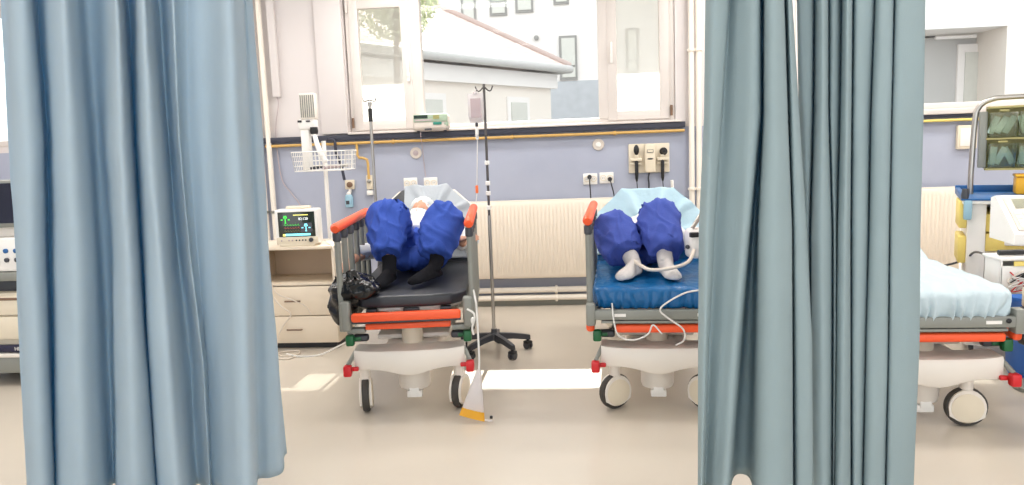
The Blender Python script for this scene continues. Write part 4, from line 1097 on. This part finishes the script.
# electrocardiograph on the near end of the trolley
t = thing('ecg_machine', (2.56, 4.32, .842), 'white medical recorder with sloping keyboard in front of the trolley', 'medical device', None, math.radians(-6)); t.scale = (.91, .91, .91)
MB().prism([(-.27, -.18, .0), (-.27, .16, .0), (-.27, .16, .25), (-.27, .10, .265), (-.27, -.18, .06)], (.54, 0, 0)).build('body', 'white_plastic', t, angle=20)
sl = Vector((0, .28, .205)).normalized(); sn = Vector((0, -sl.z, sl.y))
def SL(u, v, h): return Vector((u, -.18, .06))+sl*v+sn*h
def slab(name, u0, u1, v0, v1, h0, h1, m, par): return MB().prism([SL(u0, v0, h0), SL(u1, v0, h0), SL(u1, v1, h0), SL(u0, v1, h0)], sn*(h1-h0)).build(name, m, par, smooth=False)
fr_ = slab('keyboard', -.24, .24, .03, .32, .0, .008, 'pump_body', t)
for r_ in range(4):
    for k in range(9):
        slab('key', -.22+k*.048, -.184+k*.048, .05+r_*.037, .078+r_*.037, .008, .013, 'white_plastic', fr_)
slab('display', -.20, .20, .215, .30, .008, .011, 'bin_clear', t)
MB().box((0, .0, -.045), (.08, .08, .09), bevel=.012).build('neck', 'grey_paint', t)
MB().cyl((0, .0, -.92), (0, .0, -.08), .03, 14).build('column', 'grey_paint', t)
MB().lathe((0, .0, -.924), [(.155, 0), (.155, .025), (.06, .06), (.03, .09)], n=28).build('foot', 'grey_paint', t)
# wire basket with leads hung before the trolley
bc = Vector((2.288, 4.15, .60))
t = thing('lead_basket', bc, 'white plastic lead basket with black grip bar before the trolley', 'basket')
t.scale = (.9, .9, .9)
bm_ = MB()
bm_.bx(-.125, .125, -.09, .09, 0, .012, .004).bx(-.125, -.113, -.09, .09, 0, .20, .004).bx(.113, .125, -.09, .09, 0, .20, .004).bx(-.125, .125, .078, .09, 0, .20, .004).bx(-.125, .125, -.09, -.08, 0, .165, .003)
bm_.build('basket', 'white_plastic', t)
MB().bx(-.135, .135, -.10, .10, .195, .215, .006).build('lid', 'white_plastic', t)
MB().bx(-.06, .09, -.103, -.099, .165, .192).build('tag', 'pale_yellow', t, smooth=False)
MB().cyl((-.11, -.03, .235), (.05, -.03, .235), .016, 14).build('grip', 'black', t)
MB().tube([(.05, -.03, .235), (.12, -.03, .232), (.16, .0, .20), (.17, .0, .05)], .012, 10, smooth=5).build('grip_arm', 'grey_paint', t)
MB().tube([(.05, .09, .10), (.12, .14, .10), (.27, .19, .10)], .016, 10, smooth=4).build('support_arm', 'grey_paint', t)
rnd = random.Random(11)
for k, (m_, lab) in enumerate((('black', 'black'), ('red', 'red'), ('cable_beige', 'beige'), ('label_grey', 'grey'), ('tube', 'clear'))):
    pts = [bc+Vector((-.10+.2*rnd.random(), -.098-.008*k, .02+.14*rnd.random())) for _ in range(6)]
    tag(MB().tube([q-bc for q in pts], .0035, 6, smooth=7).build('lead', m_, t), lab+' lead')
tag(MB().tube([P(942, 266, 5.0), P(955, 263, 5.0), P(966, 259, 4.95), P(976, 252, 4.75), (2.20, 4.16, .77)], .007, 8, smooth=6).build('cable', 'charcoal'), 'dark cable sweeping from the empty stretcher to the lead basket', 'cable')
t = thing('waste_bin', (2.63, 4.60, 0), 'blue plastic bin under the lead basket', 'bin')
MB().lathe((0, 0, 0), [(.09, 0), (.105, .03), (.122, .44), (.130, .45), (.130, .465), (.12, .465)], n=32).build('body', 'blue_bin', t)
MB().lathe((0, 0, .462), [(.133, 0), (.133, .015), (.09, .035), (.01, .04)], n=32).build('lid', 'blue_bin', t)
t = thing('side_cabinet', (2.155, 3.75, 0), 'cream and dark equipment box at the right edge beyond the empty stretcher', 'cabinet')
MB().box((.10, .02, .63), (.16, .22, .10), bevel=.012).build('upper_box', 'cream_plastic', t)
MB().box((.10, .02, .485), (.17, .24, .19), bevel=.012).build('lower_box', 'charcoal', t)
for x in (.04, .16): MB().cyl((x, .02, 0), (x, .02, .395), .02, 12).build('leg', 'grey_paint', t)
# wall cover beside the right window
t = thing('switch_box', (3.30, YW, 1.38), 'cream blank switch box on the wall behind the tubular arch', 'switch box')
MB().box((0, -.02, 0), (.16, .04, .20), bevel=.008).build('box', 'cream_plastic', t)
MB().box((0, -.042, 0), (.12, .006, .15), bevel=.002).build('cover', 'white_plastic', t)
# ------------------------------------------------------------------ machine at the left edge
t = thing('anaesthesia_machine', (0, 0, 0), 'tall cream medical machine with dark screen at the left edge', 'medical machine')
mx0, mx1, my0, my1 = -4.30, -3.60, 4.60, 5.25
MB().bx(mx0, mx1, my0+.04, my1, .22, .62, .02).build('cabinet', 'cream_plastic', t)
d = MB().bx(mx0+.02, mx1-.015, my0+.012, my0+.05, .475, .60, .008).build('drawer', 'cream_plastic', t)
MB().bx(mx0+.05, mx1-.05, my0+.004, my0+.014, .575, .592, .003).build('grip', 'brown', d)
d = MB().bx(mx0+.02, mx1-.015, my0+.012, my0+.05, .31, .465, .008).build('drawer', 'cream_plastic', t)
MB().bx(mx0, mx1+.01, my0-.01, my0+.03, .23, .275, .004).build('name_plate', 'navy', t)
text('plate_text', 'HEAS', .034, 'white_plastic', t, (mx1-.075, my0-.0115, .252), FACE, .0006)
MB().bx(mx0-.02, mx1+.03, my0-.02, my1, .195, .222, .008).build('ledge', 'bed_white', t)
MB().bx(mx0, mx1+.02, my0, my1, .08, .195, .02).build('base', 'grey_paint', t)
for x in (mx0+.1, mx1-.08):
    for y in (my0+.08, my1-.08):
        MB().lathe((x, y, .05), [(.02, -.02), (.05, -.016), (.05, .016), (.02, .02)], axis='X', n=20).build('wheel', 'tyre', t)
MB().bx(mx0+.02, mx1-.02, my0+.10, my1, .62, .70, .006).build('recess', 'charcoal', t)
MB().bx(mx0, mx1, my0+.02, my1, .70, .76, .01).build('worktop', 'grey_paint', t)
cp = MB().bx(mx0+.01, mx1-.005, my0+.03, my1-.1, .76, .985, .02).build('control_panel', 'white_plastic', t)
for x in (mx1-.05, mx1-.12, mx1-.19, mx1-.26):
    for z in (.84, .90):
        MB().lathe((x, my0+.03, z), [(.015, 0), (.015, -.012), (.010, -.016)], axis='Y', n=14).build('knob', 'charcoal' if z < .87 else 'blue_tray', cp)
MB().bx(mx0+.05, mx1-.06, my0+.10, my0+.28, .985, 1.06, .01).build('screen_stand', 'bed_white', t)
MB().bx(mx0+.04, mx1-.005, my0+.05, my0+.16, 1.05, 1.36, .015).build('screen_housing', 'grey_paint', t)
MB().bx(mx0+.06, mx1-.02, my0+.044, my0+.052, 1.08, 1.34).build('screen', 'screen_navy', t, smooth=False)
# ------------------------------------------------------------------ curtains
YPX = [0, 137, 257, 367, 485]
def curtain(name, m, label, Y0, nodes, ypx, hem, group=None, seed=0., top=2.45, sub=6, deep=1.):
    """hanging cloth: every node is one fold line, (its run down the cloth, depth behind the front folds)"""
    nodes = [(a, d*deep if d < .19 else d) for a, d in nodes]
    cols = []
    for xs_, d in nodes:
        pts = [P(x, y, Y0+d) for x, y in zip(xs_, ypx)]
        cols.append((pts, Y0+d))
    def X_at(pts, z):
        # fold lines run straight between the measured heights and carry on above and below
        if z >= pts[0].z: a, c = pts[1], pts[0]
        elif z <= pts[-1].z: a, c = pts[-1], pts[-2]
        else:
            for a, c in zip(pts[1:], pts):
                if c.z >= z >= a.z: break
        t = (z-a.z)/(c.z-a.z); t = max(-1.2, min(1.6, t))
        return a.x+(c.x-a.x)*t
    rows = []; nz = 64
    for r in range(nz+1):
        z = top+(hem-top)*r/nz
        base = [(X_at(p, z), y, 0) for p, y in cols]
        base = smoothpath(base, sub)
        row = []
        for k, q in enumerate(base):
            w = noise.noise(Vector((k*.16, z*2.2, seed)))*.006+noise.noise(Vector((k*.05, z*9, seed+5)))*.0022
            row.append(Vector((q.x+w*.3, q.y+w, z+.004*math.sin(k*.21)*(r == nz))))
        rows.append(row)
    # turned hem: a second thickness over the bottom 6 cm
    o = MB().grid(rows).build(name, m, solid=.0022, angle=80)
    return tag(o, label, 'curtain', group)
LN = [((1, 8.5, 15.5, 20.5, 27), 0.086), ((4, 11, 17.5, 22.5, 28.5), .06), ((8, 14, 19.5, 24.5, 30), .0), ((20, 27, 31, 37, 42), -.02), ((31, 41, 44, 48, 53), .015), ((38, 47, 50, 53, 55.5), 0.094),
      ((50, 53, 57, 58, 57.5), .02), ((62, 68, 75, 76, 80), -.03), ((75, 85, 94, 95, 101), .02), ((84, 93, 101, 106, 111), .09), ((97, 103, 110, 113, 116), 0.094),
      ((108, 109, 115, 116, 118.5), .02), ((116, 121, 127, 130, 135), -.03), ((123, 131, 139, 146, 154), .02), ((129, 135, 142, 148, 156.5), 0.094), ((136, 139, 146, 151, 158.5), .02),
      ((143, 149, 158, 166, 175), -.02), ((149, 160, 169, 177, 188), .02), ((158, 168, 178, 190, 198), .10), ((167, 175, 187, 201, 206), .06), ((173, 179, 190, 204, 209), .03),
      ((180, 183, 193, 206, 211), .06), ((187, 190, 198, 207.5, 212), 0.079), ((195, 198, 204, 209, 213.5), .075), ((209, 211, 217, 222, 224), .06), ((223, 226, 232, 235, 238), .0), ((232, 238, 245, 248, 250), -.005),
      ((240, 246, 250, 253, 256), .05), ((243, 250, 254, 256, 258), .20), ((247, 257, 263, 268, 271), .22), ((252, 263, 269, 278, 284), .27), ((249, 260, 267, 277, 286), .40), ((252, 262, 268.5, 278.5, 290), .46)]
curtain('curtain', 'curtain', 'wide light blue folded curtain at the left, by the nightstand', 2.72, LN, YPX, .125, seed=1., deep=1.6)
YR = [0, 114, 228, 342, 485]
AN = [((707, 706, 701, 700, 699), 0.086), ((705.5, 704.5, 699, 698.5, 698), .08), ((709, 707, 703, 701, 699.5), .02), ((716, 712, 708, 705, 701.5), .0), ((727, 720.5, 713.5, 708, 703.5), .03), ((730, 723, 716, 710, 705), .085), ((740, 738, 733, 725, 715), .045),
      ((758.5, 758.5, 748, 738, 728), .02), ((761, 761.5, 752, 744, 734), .20), ((763, 763, 757, 753, 748), .19), ((765, 765, 760, 759, 758), .02), ((774, 775, 775, 775, 777), -.02),
      ((782.5, 786, 790, 790.5, 791), .02), ((785, 788, 792, 792.5, 793.5), .10), ((788, 792, 795, 797, 798), .05), ((791, 797.5, 804, 809, 811), .06), ((792, 799, 806.5, 812, 813), .10), ((790, 797, 803, 809, 810), 0.101)]
BN = [((799, 801, 804, 806, 806), 0.108), ((797, 799, 801, 803, 804), .08), ((800, 803, 806, 808, 809), .05), ((812, 811, 808.5, 809.5, 811), .05), ((814.6, 813.4, 810, 810.4, 812), 0.101), ((817, 816, 812.5, 813, 814), .03), ((822, 822, 821, 822, 822), .0),
      ((827, 827, 830, 830, 830), .03), ((828.7, 829, 832, 832.5, 832), 0.094), ((831, 831, 834, 834, 833), .05), ((838, 837, 836, 836, 834), .05), ((842, 840.5, 837.5, 836.5, 834.5), 0.086), ((844, 842, 839, 838, 836), .02),
      ((848, 847, 845, 844, 842), .0), ((851.5, 850.5, 849.5, 849.5, 849.5), .03), ((853, 852, 851, 851, 851), 0.094), ((855.5, 854, 853, 853, 853), .04), ((864, 862, 860, 859, 857), .03), ((873, 869, 867, 865, 861.5), .05), ((875, 871, 869, 866, 863), 0.094),
      ((877, 873, 871, 868, 865), .03), ((885, 882, 880, 878, 874), .01), ((893, 890.5, 888.5, 887, 884), .03), ((895, 892, 890, 888.6, 885.6), .09), ((897, 894, 892, 891, 888), .02), ((910, 908, 906, 905, 900), .02), ((923, 921.5, 918.5, 917.5, 911.5), .05), ((925, 923, 920, 919, 913), .09), ((921, 919, 916, 915, 909), 0.086)]
curtain('curtain', 'curtain_dimmed', 'grey-blue curtain hanging in front of the middle stretcher, the left one of the touching pair', 2.70, AN, YR, .15, seed=2., deep=1.05)
curtain('curtain', 'curtain_dimmed', 'grey-blue curtain with many narrow folds beside the empty stretcher', 2.83, BN, YR, .05, seed=3., deep=1.05)
# ------------------------------------------------------------------ outside
struct('ground', MB().bx(-40, 40, 7.1, 60, -.35, -.25), 'ground', smooth=False)
# hip-roofed outbuilding: its wall line runs obliquely, its right corner nearer the window
h = thing('outbuilding', (0, 0, 0), 'low cream outbuilding with pale tiled hip roof outside the window', 'building')
A = Vector((-.43, 14.63, 0)); d1 = Vector((-.515, -.857, 0)).normalized(); d2 = Vector((d1.y, -d1.x, 0)); d2 = d2 if d2.y > 0 else -d2
def H(a, b_, z): return A+d1*a+d2*b_+Vector((0, 0, z))
LA, LB = 6.4, 6.0
MB().prism([H(0, 0, -.25), H(LA, 0, -.25), H(LA, LB, -.25), H(0, LB, -.25)], (0, 0, 2.95)).build('wall', 'stucco_cream', h, smooth=False)
MB().prism([H(-.10, -.10, 2.46), H(LA+.1, -.10, 2.46), H(LA+.1, LB+.1, 2.46), H(-.1, LB+.1, 2.46)], (0, 0, .26)).build('cornice', 'stucco', h, smooth=False)
e = .28; ze = 2.86; zr = 4.98
r = MB()
c0, c1, c2, c3 = H(-e, -e, ze), H(LA+e, -e, ze), H(LA+e, LB+e, ze), H(-e, LB+e, ze)
r0, r1 = H(LB/2, LB/2, zr), H(LA-LB/2, LB/2, zr)
uvl = r.bm.loops.layers.uv.new('UVMap')
for f in ((c0, c1, r1, r0), (c1, c2, r1), (c2, c3, r0, r1), (c3, c0, r0)):
    fc = r.bm.faces.new([r.bm.verts.new(p) for p in f])
    ax = (f[1]-f[0]).normalized(); nn = ax.cross(f[2]-f[0]).normalized(); ay = nn.cross(ax)
    for lp in fc.loops:
        q = lp.vert.co-f[0]; lp[uvl].uv = (q.dot(ax), q.dot(ay))
rf = r.build('roof', 'roof', h, smooth=False)
ridge = MB()
for a_, b_ in ((c0, r0), (c1, r1), (r0, r1)): ridge.tube([a_+Vector((0, 0, .02)), b_+Vector((0, 0, .02))], .06, 10)
ridge.build('ridge_tiles', 'roof', rf)
g = MB()
for a_, b_ in ((c0, c1), (c3, c0)): g.tube([a_+Vector((0, 0, -.05)), b_+Vector((0, 0, -.05))], .075, 10)
g.build('gutter', 'fascia', h)
for a_, nm in ((.86, 0), (3.18, 0), (4.9, 0)):
    f = MB().prism([H(a_-.10, -.03, 1.2), H(a_+.58, -.03, 1.2), H(a_+.58, -.03, 2.28), H(a_-.10, -.03, 2.28)], d2*.06).build('window', 'stucco', h, smooth=False)
    MB().prism([H(a_, -.045, 1.28), H(a_+.48, -.045, 1.28), H(a_+.48, -.045, 2.18), H(a_, -.045, 2.18)], d2*.03).build('pane', 'outer_pane', f, smooth=False)
# tall white block behind
t = thing('white_block', (0, 22, 0), 'tall white rendered block with narrow windows behind the tiled roof', 'building')
def W_(n, x0, x1, y0, y1, z0, z1, m, par): return MB().bx(x0, x1, y0, y1, z0, z1).build(n, m, par, smooth=False)
W_('wall', -9, 9, 0, 6, 3.15, 10.5, 'stucco', t)
W_('plinth', -9, 9, -.02, 6, -.25, 3.15, 'plinth', t)
for (x0, x1, z0, z1) in ((-3.06, -2.72, 4.55, 6.3), (-2.25, -1.84, 5.08, 6.4), (-1.52, -1.10, 5.13, 6.4), (-.45, -.10, 5.30, 6.5), (-.33, .09, 3.22, 4.36), (1.53, 1.80, 3.3, 4.48), (3.4, 4.0, 4.5, 6.0), (-5.6, -5.0, 4.6, 6.2)):
    f = W_('window', x0-.04, x1+.04, -.05, .05, z0-.04, z1+.04, 'outer_frame', t)
    W_('pane', x0+.03, x1-.02, -.07, -.04, z0+.36 if z1-z0 > 1 else z0+.03, z1-.03, 'outer_pane', f)
    if z1-z0 > 1: W_('pane', x0+.03, x1-.02, -.07, -.04, z0+.03, z0+.30, 'outer_pane', f)
MB().lathe((-1.0, -.02, 4.38), [(.07, 0), (.07, -.05), (.03, -.06)], axis='Y', n=20).build('wall_lamp', 'outer_frame', t)
# covered entrance on the right
n_ = thing('annex_building', (0, 14, 0), 'grey annex with white door under a concrete canopy beam, right window', 'building')
W_('wall', 4.3, 12, .9, 4, -.25, 3.1, 'stucco_grey', n_)
W_('canopy', 4.0, 12, -.1, 1.5, 3.13, 3.36, 'stucco', n_)
W_('upper_wall', 4.3, 12, .3, 4, 3.36, 8, 'stucco', n_)
W_('pier', 7.36, 9.6, -.1, .9, -.25, 3.13, 'stucco_cream', n_)
dr = W_('door', 7.02, 7.86, .84, .92, -.25, 2.95, 'stucco', n_)
W_('pane', 7.14, 7.42, .81, .86, .3, 2.8, 'outer_pane', dr); W_('pane', 7.50, 7.76, .81, .86, .3, 2.8, 'outer_pane', dr)
MB().tube([(6.55, .7, 3.07), (7.25, .7, 3.07)], .035, 10).build('lamp', 'stucco', n_)
# tree behind the opened sash, left
tr = thing('tree', (-2.30, 10.0, -.25), 'pale sunlit tree seen through the left window sash', 'tree')
b = MB().tube([(0, 0, 0), (.01, 0, 1.4), (0, .02, 2.6), (.03, .05, 3.6)], [.055, .05, .045, .02], 10, smooth=4)
for k in range(7):
    a = k*.9; b.tube([(0, .02, 3.1+k*.07), (math.cos(a)*.3, .05+math.sin(a)*.3, 3.4+k*.09)], [.018, .008], 8)
b.build('trunk', 'bark', tr)
rnd = random.Random(3); lf = MB()
for k in range(1500):
    a = rnd.uniform(0, 2*PI); c = rnd.uniform(-1, 1); q = rnd.random()**.4
    p = Vector((math.cos(a)*math.sqrt(1-c*c)*.60*q, .1+math.sin(a)*math.sqrt(1-c*c)*.5*q, 3.68+c*.58*q))
    u = Vector((rnd.gauss(0, 1), rnd.gauss(0, 1), rnd.gauss(0, 1))).normalized(); w = u.orthogonal().normalized()
    s_ = .06
    lf.bm.faces.new([lf.bm.verts.new(p+u*s_), lf.bm.verts.new(p+w*s_*.45), lf.bm.verts.new(p-u*s_), lf.bm.verts.new(p-w*s_*.45)])
lf.build('foliage', 'leaf', tr, smooth=False)

# ------------------------------------------------------------------ light
w = bpy.data.worlds.new('sky'); S.world = w; w.use_nodes = True
bg = w.node_tree.nodes['Background']; bg.inputs['Color'].default_value = (.93, .97, 1, 1); bg.inputs['Strength'].default_value = 1.6
sd = bpy.data.lights.new('sun', 'SUN'); sd.energy = 9; sd.angle = math.radians(.6); sd.color = (1, .96, .9)
so = bpy.data.objects.new('sun', sd); COL.objects.link(so)
EL = math.radians(40.2)
so.rotation_euler = Vector((0.02, math.cos(EL), math.sin(EL))).to_track_quat('Z', 'Y').to_euler()
so.location = (0, 20, 18)
for x in (-4.2, -1.3, 1.6, 4.0):
    for y, en in ((.6, 7), (2.2, 7), (4.4, 20), (5.9, 20)):
        ld = bpy.data.lights.new('ceiling_lamp', 'AREA'); ld.shape = 'RECTANGLE'; ld.size = 1.2; ld.size_y = .35; ld.energy = en; ld.color = (1, .965, .92)
        lo = bpy.data.objects.new('ceiling_lamp', ld); COL.objects.link(lo); lo.location = (x, y, ZC-.03)
vs = S.view_settings; vs.view_transform = 'Standard'; vs.look = 'None'; vs.gamma = 1; vs.use_curve_mapping = False; vs.exposure = .55
S.cycles.use_denoising = True; S.cycles.max_bounces = 8; S.cycles.transparent_max_bounces = 12; S.cycles.caustics_reflective = False; S.cycles.caustics_refractive = False
S.cycles.sample_clamp_indirect = 6
